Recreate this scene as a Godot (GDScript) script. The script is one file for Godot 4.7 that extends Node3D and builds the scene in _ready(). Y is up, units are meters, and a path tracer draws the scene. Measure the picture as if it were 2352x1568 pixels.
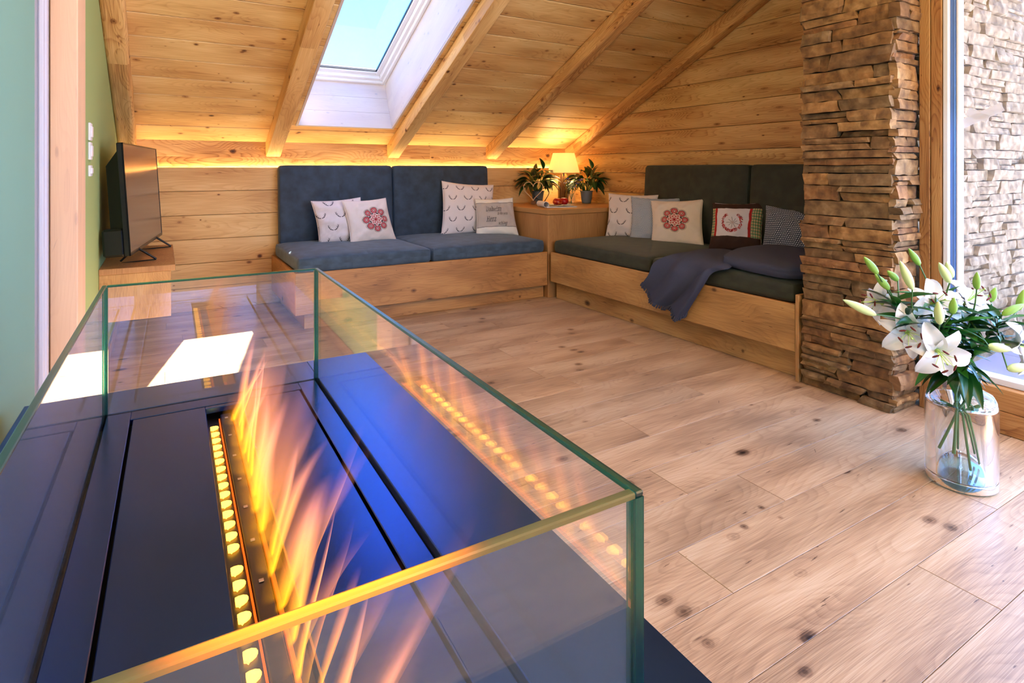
extends Node3D

const RP := 0.4425             # pitch of the roof (about 25 degrees)
const RT := 0.474              # its tangent
const CEIL_Z := -5.385
const CEIL_Y := 1.396

var rng := RandomNumberGenerator.new()
var M := {}
var names := {}

# ------------------------------------------------------------------ mesh builder
class MB:
	var v := PackedVector3Array()
	var n := PackedVector3Array()
	var uv := PackedVector2Array()
	var c := PackedColorArray()
	var ix := PackedInt32Array()
	var tint := Color(1, 1, 1)
	func vert(p: Vector3, nn: Vector3, t: Vector2) -> int:
		v.append(p); n.append(nn); uv.append(t); c.append(tint)
		return v.size() - 1
	func face(a: int, b: int, d: int) -> void:
		var k := (v[b] - v[a]).cross(v[d] - v[a])
		if k.dot(n[a] + n[b] + n[d]) > 0.0:
			ix.append_array(PackedInt32Array([a, d, b]))
		else:
			ix.append_array(PackedInt32Array([a, b, d]))
	func quad(a: Vector3, b: Vector3, d: Vector3, e: Vector3, out: Vector3, ua := Vector2(0, 0), ub := Vector2(1, 0), ud := Vector2(1, 1), ue := Vector2(0, 1)) -> void:
		var nn := (b - a).cross(d - a)
		if nn.length_squared() < 1e-16:
			nn = (d - a).cross(e - a)
		nn = nn.normalized()
		if nn.dot(out) < 0.0:
			nn = -nn
		var i := vert(a, nn, ua); var j := vert(b, nn, ub); var k := vert(d, nn, ud); var l := vert(e, nn, ue)
		face(i, j, k); face(i, k, l)
	func tri(a: Vector3, b: Vector3, d: Vector3, out: Vector3, ua := Vector2(0, 0), ub := Vector2(1, 0), ud := Vector2(1, 1)) -> void:
		var nn := (b - a).cross(d - a).normalized()
		if nn.dot(out) < 0.0:
			nn = -nn
		face(vert(a, nn, ua), vert(b, nn, ub), vert(d, nn, ud))
	# chamfered box, centre at o, half extents h, in the frame bs; g = axis of the grain
	func cbox(o: Vector3, size: Vector3, bev := 0.003, g := 0, tl := 1.0, tw := 1.0, off := Vector2.ZERO, bs := Basis.IDENTITY) -> void:
		var h := size * 0.5
		var b := minf(bev, minf(h.x, minf(h.y, h.z)) * 0.9)
		var w := (g + 1) % 3
		var f := func(ax: int, p: Vector3) -> Vector2:
			var q := 3 - g - ax if ax != g else w
			if ax == g:
				return Vector2(p[(g + 2) % 3] / tl * 0.3 + off.x, p[w] / tw + off.y)
			return Vector2(p[g] / tl + off.x, p[q] / tw + off.y)
		var pt := func(ax: int, s: Vector3) -> Vector3:
			var r := Vector3(s.x * (h.x - b), s.y * (h.y - b), s.z * (h.z - b))
			r[ax] = s[ax] * h[ax]
			return r
		for ax in 3:
			var a1 := (ax + 1) % 3
			var a2 := (ax + 2) % 3
			for sg in [-1.0, 1.0]:
				var q := []
				for k in [[-1.0, -1.0], [1.0, -1.0], [1.0, 1.0], [-1.0, 1.0]]:
					var s := Vector3.ZERO
					s[ax] = sg; s[a1] = k[0]; s[a2] = k[1]
					q.append(pt.call(ax, s))
				var nn := Vector3.ZERO
				nn[ax] = sg
				quad(o + bs * q[0], o + bs * q[1], o + bs * q[2], o + bs * q[3], bs * nn, f.call(ax, q[0]), f.call(ax, q[1]), f.call(ax, q[2]), f.call(ax, q[3]))
		if b <= 0.0:
			return
		for ax in 3:     # edges along ax
			var a1 := (ax + 1) % 3
			var a2 := (ax + 2) % 3
			for s1 in [-1.0, 1.0]:
				for s2 in [-1.0, 1.0]:
					var lo := Vector3.ZERO
					lo[ax] = -1.0; lo[a1] = s1; lo[a2] = s2
					var hi := lo
					hi[ax] = 1.0
					var nn := Vector3.ZERO
					nn[a1] = s1; nn[a2] = s2
					var p0: Vector3 = pt.call(a1, lo); var p1: Vector3 = pt.call(a1, hi); var p2: Vector3 = pt.call(a2, hi); var p3: Vector3 = pt.call(a2, lo)
					quad(o + bs * p0, o + bs * p1, o + bs * p2, o + bs * p3, bs * nn, f.call(a1, p0), f.call(a1, p1), f.call(a1, p2), f.call(a1, p3))
		for sx in [-1.0, 1.0]:
			for sy in [-1.0, 1.0]:
				for sz in [-1.0, 1.0]:
					var s := Vector3(sx, sy, sz)
					var p0: Vector3 = pt.call(0, s); var p1: Vector3 = pt.call(1, s); var p2: Vector3 = pt.call(2, s)
					tri(o + bs * p0, o + bs * p1, o + bs * p2, bs * s, f.call(0, p0), f.call(0, p1), f.call(0, p2))
	# smooth grid of points P[j][i]; flip turns the normals
	func grid(P: Array, flip := false, us := 1.0, vs := 1.0, uo := 0.0, vo := 0.0, uvs: Array = []) -> void:
		var rows := P.size()
		var cols: int = P[0].size()
		var nn := []
		var closed_i: bool = (P[0][0] as Vector3).distance_to(P[0][cols - 1]) < 1e-6 and (P[rows / 2][0] as Vector3).distance_to(P[rows / 2][cols - 1]) < 1e-6
		for j in rows:
			for i in cols:
				var i0 := i - 1; var i1 := i + 1
				if closed_i:
					if i0 < 0: i0 = cols - 2
					if i1 >= cols: i1 = 1
				else:
					i0 = maxi(i0, 0); i1 = mini(i1, cols - 1)
				var j0 := maxi(j - 1, 0); var j1 := mini(j + 1, rows - 1)
				var du: Vector3 = P[j][i1] - P[j][i0]
				var dv: Vector3 = P[j1][i] - P[j0][i]
				var k := du.cross(dv)
				if k.length_squared() < 1e-18:
					var jj := clampi(j, 1, rows - 2) if rows > 2 else j
					du = P[jj][i1] - P[jj][i0]
					dv = P[mini(jj + 1, rows - 1)][i] - P[maxi(jj - 1, 0)][i]
					k = du.cross(dv)
				k = k.normalized()
				nn.append(-k if flip else k)
		var base := v.size()
		for j in rows:
			for i in cols:
				var t := Vector2(uo + us * i / (cols - 1.0), vo + vs * j / (rows - 1.0))
				if uvs.size():
					t = uvs[j][i]
				vert(P[j][i], nn[j * cols + i], t)
		for j in rows - 1:
			for i in cols - 1:
				var a := base + j * cols + i
				face(a, a + 1, a + cols + 1)
				face(a, a + cols + 1, a + cols)
	# tube along points with radii
	func tube(P: Array, R: Array, k := 8, us := 1.0, vs := 1.0) -> void:
		var G := []
		var up := Vector3.UP
		if absf((P[1] - P[0]).normalized().dot(up)) > 0.9:
			up = Vector3.RIGHT
		for j in P.size():
			var t: Vector3 = (P[mini(j + 1, P.size() - 1)] - P[maxi(j - 1, 0)]).normalized()
			var a := t.cross(up).normalized()
			var b := a.cross(t).normalized()
			up = b
			var row := []
			for i in k + 1:
				var th := TAU * i / k
				if i == k: th = 0.0
				row.append(P[j] + (a * cos(th) + b * sin(th)) * R[j])
			G.append(row)
		G.push_front(_dot(P[0], k)); G.append(_dot(P[P.size() - 1], k))
		grid(G, _inward(G, P), us, vs)
	func _dot(p: Vector3, k: int) -> Array:
		var r := []
		for i in k + 1: r.append(p)
		return r
	func _inward(G: Array, P: Array) -> bool:
		var j := 1
		var du: Vector3 = G[j][1] - G[j][G[j].size() - 2]
		var dv: Vector3 = G[j + 1][0] - G[j][0]
		return du.cross(dv).dot(G[j][0] - P[0]) < 0.0
	# lathe: profile of Vector2(r, y), axis y
	func lathe(pr: Array, k := 32, o := Vector3.ZERO) -> void:
		var G := []
		for q in pr:
			var row := []
			for i in k + 1:
				var th := TAU * (i % k) / k
				row.append(o + Vector3(q.x * cos(th), q.y, q.x * sin(th)))
			G.append(row)
		grid(G)
	func mesh() -> ArrayMesh:
		var a := []
		a.resize(Mesh.ARRAY_MAX)
		a[Mesh.ARRAY_VERTEX] = v; a[Mesh.ARRAY_NORMAL] = n; a[Mesh.ARRAY_TEX_UV] = uv; a[Mesh.ARRAY_COLOR] = c; a[Mesh.ARRAY_INDEX] = ix
		var m := ArrayMesh.new()
		m.add_surface_from_arrays(Mesh.PRIMITIVE_TRIANGLES, a)
		return m

func V(x: float, y: float, z: float) -> Vector3:
	return Vector3(x, y, z)

func numbered(called: String) -> String:
	var k: int = names.get(called, -1) + 1
	names[called] = k
	return called if k == 0 else "%s_%03d" % [called, k]

func tag(o: Node, label: String, category: String, group := "", kind := "") -> void:
	o.set_meta("label", label); o.set_meta("category", category)
	if group: o.set_meta("group", group)
	if kind: o.set_meta("kind", kind)

func thing(called: String, label: String, category: String, at := Vector3.ZERO, group := "", kind := "") -> Node3D:
	var o := Node3D.new()
	o.name = numbered(called)
	o.position = at
	add_child(o)
	tag(o, label, category, group, kind)
	return o

func part(called: String, mb: MB, mat: Material, parent: Node3D, at := Transform3D.IDENTITY) -> MeshInstance3D:
	var o := MeshInstance3D.new()
	o.name = called
	o.mesh = mb.mesh()
	o.material_override = mat
	o.transform = at
	parent.add_child(o, true)
	return o

func solo(called: String, mb: MB, mat: Material, label: String, category: String, at := Transform3D.IDENTITY, group := "", kind := "") -> MeshInstance3D:
	var o := MeshInstance3D.new()
	o.name = numbered(called)
	o.mesh = mb.mesh()
	o.material_override = mat
	o.transform = at
	add_child(o)
	tag(o, label, category, group, kind)
	return o

# ------------------------------------------------------------------ textures
func tex(im: Image) -> ImageTexture:
	return ImageTexture.create_from_image(im)

func soft(w: int, h: int, kw: int, kh: int, sd: int, freq := 0.2, oct := 3) -> PackedByteArray:
	var f := FastNoiseLite.new()
	f.seed = sd; f.frequency = freq; f.fractal_octaves = oct
	f.noise_type = FastNoiseLite.TYPE_SIMPLEX
	var im := f.get_image(kw, kh)
	im.convert(Image.FORMAT_L8)
	im.resize(w, h, Image.INTERPOLATE_CUBIC)
	return im.get_data()

func lerp_ramp(stops: Array) -> PackedByteArray:
	var out := PackedByteArray()
	for i in 256:
		var t := i / 255.0
		var col: Color = stops[0][1]
		for k in stops.size() - 1:
			if t >= stops[k][0]:
				col = (stops[k][1] as Color).lerp(stops[k + 1][1], clampf((t - stops[k][0]) / (stops[k + 1][0] - stops[k][0]), 0, 1))
		out.append(int(col.r * 255)); out.append(int(col.g * 255)); out.append(int(col.b * 255))
	return out

# wood: rings bent round knots, fibres, broad tone; ramp index 0 = darkest
func wood(W: int, H: int, sd: int, rings: float, wav: float, kring: float, kfib: float, klow: float, knots: int, kr: float, cracks: int, stops: Array, base := 178.0) -> Image:
	rng.seed = sd
	var low := soft(W, H, 14, 26, sd + 1, 0.16, 2)
	var tone := soft(W, H, 14, 24, sd + 2, 0.2, 3)
	var fib := soft(W, H, 30, H, sd + 3, 0.45, 2)
	var mot := soft(W, H, W / 24, H / 3, sd + 4, 0.12, 3)
	var warp := PackedFloat32Array(); warp.resize(W * H)
	var dark := PackedFloat32Array(); dark.resize(W * H)
	var per := rings / H
	for k in knots:
		var cx := rng.randf() * W
		var cy := rng.randf() * H
		var r := kr * rng.randf_range(0.35, 1.3)
		var ex := rng.randf_range(1.0, 1.7)
		var deep := rng.randf_range(40, 130) if rng.randf() < 0.6 else rng.randf_range(5, 40)
		var rx := int(r * 8); var ry := int(r * 5)
		for y in range(maxi(0, int(cy) - ry), mini(H, int(cy) + ry)):
			for x in range(maxi(0, int(cx) - rx), mini(W, int(cx) + rx)):
				var dx := (x - cx) / (r * ex)
				var dy := (y - cy) / r
				var d2 := dx * dx + dy * dy
				var i := y * W + x
				var e := exp(-dx * dx / 9.0 - dy * dy / 5.0)
				warp[i] -= per * r * 1.15 * tanh(dy * 1.8) * e
				if d2 < 6.0:
					var d := sqrt(d2)
					dark[i] += deep * clampf(1.25 - d, 0.0, 1.0) + 26.0 * exp(-d2 * 0.7) + (10.0 * sin(d * 11.0) if d < 1.1 else 0.0)
	for k in cracks:
		var cx := rng.randf() * W
		var cy := rng.randf() * H
		var ln := rng.randf_range(6, 42)
		var tilt := rng.randf_range(-0.12, 0.12)
		if rng.randf() < 0.15: tilt = rng.randf_range(-1.2, 1.2)
		for s in int(ln):
			var hw := 1.0 + 2.0 * sin(PI * s / ln)
			for t in range(-3, 4):
				var x := int(cx + s); var y := int(cy + s * tilt + t)
				if x < W and y >= 0 and y < H:
					dark[y * W + x] += 90.0 * clampf(hw * 0.6 - absf(t), 0, 1)
	var ring := PackedFloat32Array()
	for i in 64:
		var t := i / 63.0
		ring.append(pow(t, 3.0) if t < 0.9 else (1.0 - t) * 10.0 * 0.73)
	var lut := lerp_ramp(stops)
	var out := PackedByteArray(); out.resize(W * H * 3)
	var i := 0
	for y in H:
		var py := y * per
		for x in W:
			var ph := py + (low[i] - 128) * wav + warp[i]
			var g := ring[int((ph - floorf(ph)) * 63.0)]
			var q := int(base - g * kring + (fib[i] - 128) * kfib + (tone[i] - 128) * klow + (mot[i] - 128) * 0.08 - dark[i])
			q = clampi(q, 0, 255) * 3
			var o := i * 3
			out[o] = lut[q]; out[o + 1] = lut[q + 1]; out[o + 2] = lut[q + 2]
			i += 1
	return Image.create_from_data(W, H, false, Image.FORMAT_RGB8, out)

func noise_ramp(w: int, h: int, sd: int, freq: float, oct: int, stops: Array) -> Image:
	var d := soft(w, h, w, h, sd, freq, oct)
	var lut := lerp_ramp(stops)
	var out := PackedByteArray(); out.resize(w * h * 3)
	for i in w * h:
		var q := d[i] * 3
		out[i * 3] = lut[q]; out[i * 3 + 1] = lut[q + 1]; out[i * 3 + 2] = lut[q + 2]
	return Image.create_from_data(w, h, false, Image.FORMAT_RGB8, out)

func stroke(im: Image, a: Vector2, b: Vector2, w0: float, w1: float, col: Color) -> void:
	var lo := a.min(b) - Vector2(w0 + 2, w0 + 2)
	var hi := a.max(b) + Vector2(w0 + 2, w0 + 2)
	var ab := b - a
	var l2 := maxf(ab.length_squared(), 1e-6)
	for y in range(maxi(0, int(lo.y)), mini(im.get_height(), int(hi.y) + 1)):
		for x in range(maxi(0, int(lo.x)), mini(im.get_width(), int(hi.x) + 1)):
			var p := Vector2(x + 0.5, y + 0.5)
			var t := clampf((p - a).dot(ab) / l2, 0, 1)
			var k := clampf(lerpf(w0, w1, t) - p.distance_to(a + ab * t) + 0.5, 0, 1)
			if k > 0:
				im.set_pixel(x, y, im.get_pixel(x, y).lerp(col, k * col.a))

func antlers(bg: Color) -> Image:
	var n := 512
	var im := Image.create(n, n, false, Image.FORMAT_RGB8)
	im.fill(bg)
	var ink := Color(0.2, 0.17, 0.19, 0.92)
	for row in 5:
		for col in 4:
			var c := Vector2((col + (0.5 if row % 2 else 0.02)) * 148 + 12, row * 104 + 62)
			for s in [-1.0, 1.0]:
				var P := [Vector2(6, 14), Vector2(20, 9), Vector2(29, -2), Vector2(33, -16), Vector2(31, -30)]
				for k in 4:
					stroke(im, c + Vector2(P[k].x * s, P[k].y), c + Vector2(P[k + 1].x * s, P[k + 1].y), 3.2 - k * 0.6, 2.6 - k * 0.6, ink)
				for t in [[Vector2(20, 9), Vector2(18, -4)], [Vector2(29, -2), Vector2(23, -17)], [Vector2(33, -16), Vector2(41, -27)], [Vector2(31, -8), Vector2(40, -14)]]:
					stroke(im, c + Vector2(t[0].x * s, t[0].y), c + Vector2(t[1].x * s, t[1].y), 1.9, 0.9, ink)
	return im

func mandala(bg: Color) -> Image:
	var n := 512
	var im := Image.create(n, n, false, Image.FORMAT_RGB8)
	im.fill(bg)
	var red := Color(0.72, 0.06, 0.13)
	var ink := Color(0.26, 0.1, 0.12)
	var tan_ := Color(0.6, 0.52, 0.45)
	var c := Vector2(256, 256)
	for y in range(90, 423):
		for x in range(90, 423):
			var d := Vector2(x, y) - c
			var r := d.length() / 150.0
			var a := fposmod(d.angle() + PI / 8, PI / 4) - PI / 8
			# outer scallops: circle of radius .3 centred at .66
			var q := Vector2(cos(a), sin(a)) * r - Vector2(0.68, 0)
			var s := q.length()
			var inside := s < 0.31 or r < 0.72
			var e := maxf(0.31 - s, 0.72 - r) if r > 0.55 else 1.0
			var col := bg
			if inside:
				col = red
				if s < 0.31 and r > 0.5:
					if s > 0.285: col = tan_
					elif s > 0.25: col = bg
					elif s > 0.215: col = ink
					elif s > 0.185: col = bg if sin(q.angle() * 14) > 0.0 else red
					elif s > 0.12: col = red
					elif s > 0.095: col = bg
					elif s > 0.045: col = red if sin(q.angle() * 8) > -0.3 else ink
					else: col = bg
				elif r > 0.5:
					col = ink if fposmod(r * 18, 1.0) > 0.5 else red
				elif r > 0.2:
					var pt := absf(fposmod(d.angle(), PI / 4) - PI / 8) / (PI / 8)
					var rr := (r - 0.2) / 0.3
					if absf(pt - absf(rr * 2.0 - 1.0)) < 0.2: col = bg
					elif pt < absf(rr * 2 - 1) - 0.2: col = ink if rr > 0.6 else red
					elif fposmod(rr * 4, 1.0) > 0.6: col = bg
				elif r > 0.17: col = bg
				elif r > 0.07: col = red if sin(d.angle() * 16) > -0.4 else bg
				else: col = ink if r < 0.03 else red
				if e < 0.012: col = tan_
			if inside:
				im.set_pixel(x, y, col)
	return im

func dots(bg: Color, ink: Color, cells: int) -> Image:
	var n := 384
	var im := Image.create(n, n, false, Image.FORMAT_RGB8)
	var s := float(n) / cells
	for y in n:
		for x in n:
			var row := int(y / s)
			var p := Vector2(fposmod(x + (s * 0.5 if row % 2 else 0.0), s) - s * 0.5, fposmod(y, s) - s * 0.5)
			var k := clampf((s * 0.3 - p.length()) / (s * 0.12) + 0.5, 0, 1)
			im.set_pixel(x, y, bg.lerp(ink, k))
	return im

func wreath() -> Image:
	var n := 512
	var im := Image.create(n, n, false, Image.FORMAT_RGB8)
	var brown := Color(0.2, 0.1, 0.065)
	var white := Color(0.87, 0.85, 0.9)
	var red := Color(0.68, 0.05, 0.06)
	im.fill(brown)
	for y in range(70, 372):
		for x in n:
			var col := white
			if x < 44 or x > 420:
				var gx := fposmod(x / 22.0, 1.0); var gy := fposmod(y / 30.0, 1.0)
				col = Color(0.78, 0.84, 0.66)
				if gx < 0.35: col = col.lerp(Color(0.12, 0.34, 0.2), 0.6)
				if gy < 0.3: col = col.lerp(Color(0.1, 0.3, 0.18), 0.6)
				if gx > 0.72 and gx < 0.86: col = col.lerp(Color(0.75, 0.2, 0.12), 0.6)
				if gy > 0.62 and gy < 0.74: col = col.lerp(Color(0.75, 0.25, 0.12), 0.6)
			elif x < 70 or (x > 392 and x < 420):
				col = red
			im.set_pixel(x, y, col)
	rng.seed = 77
	var c := Vector2(232, 222)
	for k in 230:
		var a := rng.randf_range(-0.35 * PI, 1.35 * PI) 
		var r := 92 + rng.randf_range(-13, 13)
		if a < -0.32 * PI or a > 1.32 * PI: continue
		var p := c + Vector2(cos(a), sin(a)) * Vector2(1.0, 1.0) * r
		var dir := Vector2.from_angle(a + rng.randf_range(0.4, 1.3) * (1.0 if a < PI / 2 else -1.0) - PI / 2 * 0.0)
		stroke(im, p, p + dir * rng.randf_range(7, 14), 3.4, 1.4, [red, Color(0.45, 0.08, 0.1), Color(0.8, 0.3, 0.34)][k % 3])
	for k in 9:
		var a := TAU * k / 9 + 0.3
		var p := c + Vector2(8, 8)
		stroke(im, p + Vector2.from_angle(a) * 14, p + Vector2.from_angle(a) * rng.randf_range(44, 66), 2.6, 4.0, Color(0.62, 0.6, 0.66))
		stroke(im, p, p + Vector2.from_angle(a + 0.2) * 16, 1.6, 1.6, Color(0.7, 0.6, 0.64))
	return im

# ------------------------------------------------------------------ materials
func mat(key: String, col: Color, rough := 0.7, metal := 0.0) -> StandardMaterial3D:
	var m := StandardMaterial3D.new()
	m.resource_name = key
	m.albedo_color = col
	m.roughness = rough
	m.metallic = metal
	M[key] = m
	return m

func tmat(key: String, t: Texture2D, rough := 0.6, bump := 0.0, tinted := true) -> StandardMaterial3D:
	var m := mat(key, Color(1, 1, 1), rough)
	m.albedo_texture = t
	m.vertex_color_use_as_albedo = tinted
	if bump > 0.0:
		m.heightmap_enabled = true
		m.heightmap_texture = t
		m.heightmap_scale = bump
	return m

func glow(key: String, col: Color, e: float) -> StandardMaterial3D:
	var m := mat(key, col, 0.6)
	m.emission_enabled = true
	m.emission = col
	m.emission_energy_multiplier = e
	return m

func materials() -> void:
	var oak := tex(wood(2048, 1024, 11, 58, 0.036, 27, 0.34, 0.3, 22, 16, 90, [[0.0, Color(0.07, 0.05, 0.045)], [0.25, Color(0.34, 0.25, 0.18)], [0.5, Color(0.58, 0.46, 0.35)], [0.75, Color(0.74, 0.615, 0.475)], [1.0, Color(0.83, 0.735, 0.61)]], 186))
	var spruce := tex(wood(2048, 1024, 23, 64, 0.05, 30, 0.22, 0.3, 60, 9, 40, [[0.0, Color(0.13, 0.06, 0.02)], [0.3, Color(0.42, 0.24, 0.1)], [0.6, Color(0.76, 0.58, 0.36)], [0.8, Color(0.87, 0.72, 0.49)], [1.0, Color(0.93, 0.82, 0.62)]], 200))
	var old := tex(wood(2048, 1024, 37, 44, 0.06, 62, 0.4, 0.35, 40, 12, 160, [[0.0, Color(0.1, 0.045, 0.015)], [0.3, Color(0.36, 0.2, 0.08)], [0.6, Color(0.72, 0.53, 0.32)], [0.8, Color(0.85, 0.69, 0.46)], [1.0, Color(0.92, 0.79, 0.57)]], 206))
	var plain := tex(wood(1024, 1024, 53, 90, 0.04, 26, 0.4, 0.2, 0, 10, 0, [[0.0, Color(0.4, 0.26, 0.14)], [0.5, Color(0.68, 0.5, 0.31)], [1.0, Color(0.86, 0.7, 0.48)]], 150))
	tmat("oak_floor", oak, 0.42)
	M.oak_floor.metallic_specular = 0.45
	tmat("oak_bench", oak, 0.5)
	M.oak_bench.albedo_color = Color(1.0, 0.92, 0.74)
	tmat("spruce", spruce, 0.62)
	tmat("old_wood", old, 0.68, 0.25)
	tmat("old_board", old, 0.64)
	tmat("oak_plain", plain, 0.5)
	tmat("white_wood", spruce, 0.6)
	M.white_wood.detail_enabled = true
	M.white_wood.detail_blend_mode = BaseMaterial3D.BLEND_MODE_MIX
	var g := Image.create(4, 4, false, Image.FORMAT_RGBA8)
	g.fill(Color(0.78, 0.765, 0.79, 0.76))
	M.white_wood.detail_albedo = tex(g)
	var pw: StandardMaterial3D = M.white_wood.duplicate()
	pw.resource_name = "pink_wood"
	var g2 := Image.create(4, 4, false, Image.FORMAT_RGBA8)
	g2.fill(Color(0.98, 0.8, 0.67, 0.66))
	pw.detail_albedo = tex(g2)
	M.pink_wood = pw
	# stone
	var rock := tex(noise_ramp(512, 512, 5, 0.009, 6, [[0.0, Color(0.42, 0.34, 0.25)], [0.4, Color(0.57, 0.49, 0.37)], [0.7, Color(0.65, 0.57, 0.45)], [1.0, Color(0.76, 0.69, 0.58)]]))
	tmat("stone", rock, 0.85, 0.25)
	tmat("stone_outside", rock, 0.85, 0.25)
	M.stone_outside.albedo_color = Color(0.96, 0.98, 1.0)  # cool daylight carried in this colour too
	mat("mortar", Color(0.16, 0.13, 0.1), 0.95)
	# cloth
	var nap := tex(noise_ramp(512, 512, 9, 0.012, 4, [[0.0, Color(0.7, 0.72, 0.71)], [0.5, Color(0.84, 0.86, 0.86)], [1.0, Color(1, 1, 1)]]))
	for k in [["velvet_seat", Color(0.27, 0.35, 0.42)], ["velvet_back", Color(0.2, 0.27, 0.34)]]:  # blue of the skylight put into the back bench velvet colour
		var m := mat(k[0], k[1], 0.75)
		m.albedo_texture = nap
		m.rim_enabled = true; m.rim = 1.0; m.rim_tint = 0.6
	var wool := tmat("wool", tex(noise_ramp(256, 256, 21, 0.3, 3, [[0.0, Color(0.08, 0.09, 0.13)], [0.5, Color(0.2, 0.225, 0.31)], [1.0, Color(0.5, 0.54, 0.68)]])), 0.95, 0.1, false)
	tmat("antler_cloth", tex(antlers(Color(0.87, 0.83, 0.82))), 0.85, 0.0, false)
	tmat("mandala_cloth", tex(mandala(Color(0.88, 0.83, 0.79))), 0.85, 0.0, false)
	tmat("dot_pale", tex(dots(Color(0.52, 0.58, 0.66), Color(0.86, 0.87, 0.9), 34)), 0.85, 0.0, false)
	tmat("dot_dark", tex(dots(Color(0.25, 0.28, 0.36), Color(0.84, 0.86, 0.9), 26)), 0.85, 0.0, false)
	tmat("wreath_cloth", tex(wreath()), 0.8, 0.0, false)
	var lt := Image.create(64, 256, false, Image.FORMAT_RGB8)
	lt.fill(Color(0.88, 0.86, 0.82))
	lt.fill_rect(Rect2i(0, 34, 64, 170), Color(0.72, 0.68, 0.65))
	lt.fill_rect(Rect2i(0, 34, 64, 3), Color(0.3, 0.28, 0.28)); lt.fill_rect(Rect2i(0, 201, 64, 3), Color(0.3, 0.28, 0.28))
	tmat("letter_cloth", tex(lt), 0.85, 0.0, false)
	mat("letter_ink", Color(0.3, 0.28, 0.29), 0.9)
	mat("red_cloth", Color(0.62, 0.05, 0.06), 0.85)
	# paint and metal
	mat("sage", Color(0.62, 0.7, 0.44), 0.85)  # same green paint as the near wall, warm light yellowed in
	mat("teal", Color(0.47, 0.62, 0.53), 0.85)  # the same green paint with cool light put into its colour
	mat("white", Color(0.9, 0.9, 0.91), 0.4)
	mat("white_frame", Color(0.88, 0.89, 0.92), 0.35)
	mat("grey_gasket", Color(0.1, 0.1, 0.12), 0.5)
	mat("plaster", Color(0.85, 0.83, 0.8), 0.9)
	mat("roofing", Color(0.25, 0.24, 0.23), 0.9)
	mat("terrace", Color(0.68, 0.68, 0.75), 0.8)
	mat("black_steel", Color(0.02, 0.02, 0.024), 0.4, 0.0)
	mat("plate_sky_sheen", Color(0.18, 0.30, 0.6), 0.22, 1.0)  # black plates, with the blue sky sheen put into the metal tint
	mat("groove_black", Color(0.004, 0.004, 0.005), 0.9)
	mat("black_plastic", Color(0.02, 0.022, 0.024), 0.35)
	mat("screen", Color(0.35, 0.39, 0.62), 0.16, 1.0)
	mat("bezel", Color(0.06, 0.055, 0.06), 0.3, 0.5)
	mat("screw", Color(0.6, 0.58, 0.6), 0.35, 0.8)
	mat("zinc", Color(0.5, 0.54, 0.57), 0.55, 0.3)
	mat("tin", Color(0.36, 0.39, 0.4), 0.6, 0.3)
	# glass
	var p := mat("pane", Color(1, 1, 1, 0.02), 0.0)
	p.transparency = BaseMaterial3D.TRANSPARENCY_ALPHA
	var e := mat("glass_edge", Color(0.16, 0.56, 0.48, 0.0), 0.25)
	e.refraction_enabled = true; e.refraction_scale = 0.05
	var fe := mat("frosted_edge", Color(0.05, 0.27, 0.24), 0.2)
	fe.backlight_enabled = true; fe.backlight = Color(1.0, 0.9, 0.6)
	var vg := mat("vase_glass", Color(0.72, 0.93, 1.0, 0.0), 0.0)
	vg.refraction_enabled = true; vg.refraction_scale = 0.05
	var wa := mat("water", Color(0.97, 0.99, 1.0, 0.0), 0.0)
	wa.refraction_enabled = true; wa.refraction_scale = 0.033
	var tp := mat("tape", Color(0.92, 0.93, 0.96, 0.6), 0.5)
	tp.transparency = BaseMaterial3D.TRANSPARENCY_ALPHA
	# plants
	for k in [["leaf", Color(0.07, 0.29, 0.1), 0.3], ["leaf_dark", Color(0.05, 0.19, 0.06), 0.35], ["leaf_bright", Color(0.2, 0.48, 0.14), 0.4], ["stem_green", Color(0.26, 0.42, 0.16), 0.45], ["bud_green", Color(0.5, 0.66, 0.22), 0.5], ["bud_white", Color(0.78, 0.84, 0.56), 0.5]]:
		var m := mat(k[0], k[1], k[2])
		m.backlight_enabled = true; m.backlight = Color(0.25, 0.25, 0.2)
	var pe := mat("petal", Color(0.95, 0.945, 0.95), 0.5)
	pe.backlight_enabled = true; pe.backlight = Color(0.5, 0.5, 0.5)
	mat("throat", Color(0.75, 0.86, 0.45), 0.5)
	mat("anther", Color(0.38, 0.1, 0.04), 0.8)
	mat("violet", Color(0.36, 0.3, 0.75), 0.6)
	mat("umbel", Color(0.85, 0.75, 0.72), 0.7)
	mat("twig", Color(0.5, 0.33, 0.19), 0.8)
	mat("twig_yellow", Color(0.66, 0.5, 0.2), 0.8)
	mat("soil", Color(0.08, 0.05, 0.03), 0.95)
	var ap := noise_ramp(128, 64, 4, 0.06, 3, [[0.0, Color(0.55, 0.05, 0.05)], [0.55, Color(0.76, 0.12, 0.07)], [0.75, Color(0.86, 0.4, 0.12)], [1.0, Color(0.9, 0.65, 0.25)]])
	tmat("apple", tex(ap), 0.3, 0.0, false)
	mat("apple_red", Color(0.68, 0.06, 0.07), 0.3)
	mat("china", Color(0.86, 0.87, 0.9), 0.2)
	mat("paper", Color(0.88, 0.87, 0.88), 0.6)
	mat("print_dark", Color(0.16, 0.17, 0.15), 0.5)
	mat("pale_wood", Color(0.8, 0.66, 0.5), 0.5)
	mat("black_wire", Color(0.03, 0.02, 0.02), 0.5)
	# glowing things
	glow("led_glow", Color(1.0, 0.8, 0.45), 5.0)
	glow("opening_glow", Color(1.0, 0.74, 0.24), 5.0)
	glow("ember_glow", Color(1.0, 0.42, 0.04), 0.45)
	glow("bulb_glow", Color(1.0, 0.72, 0.35), 8.0)
	glow("fill_globe_glow", Color(1.0, 0.86, 0.66), 2.5)  # for the fill globes added behind the camera
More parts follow.
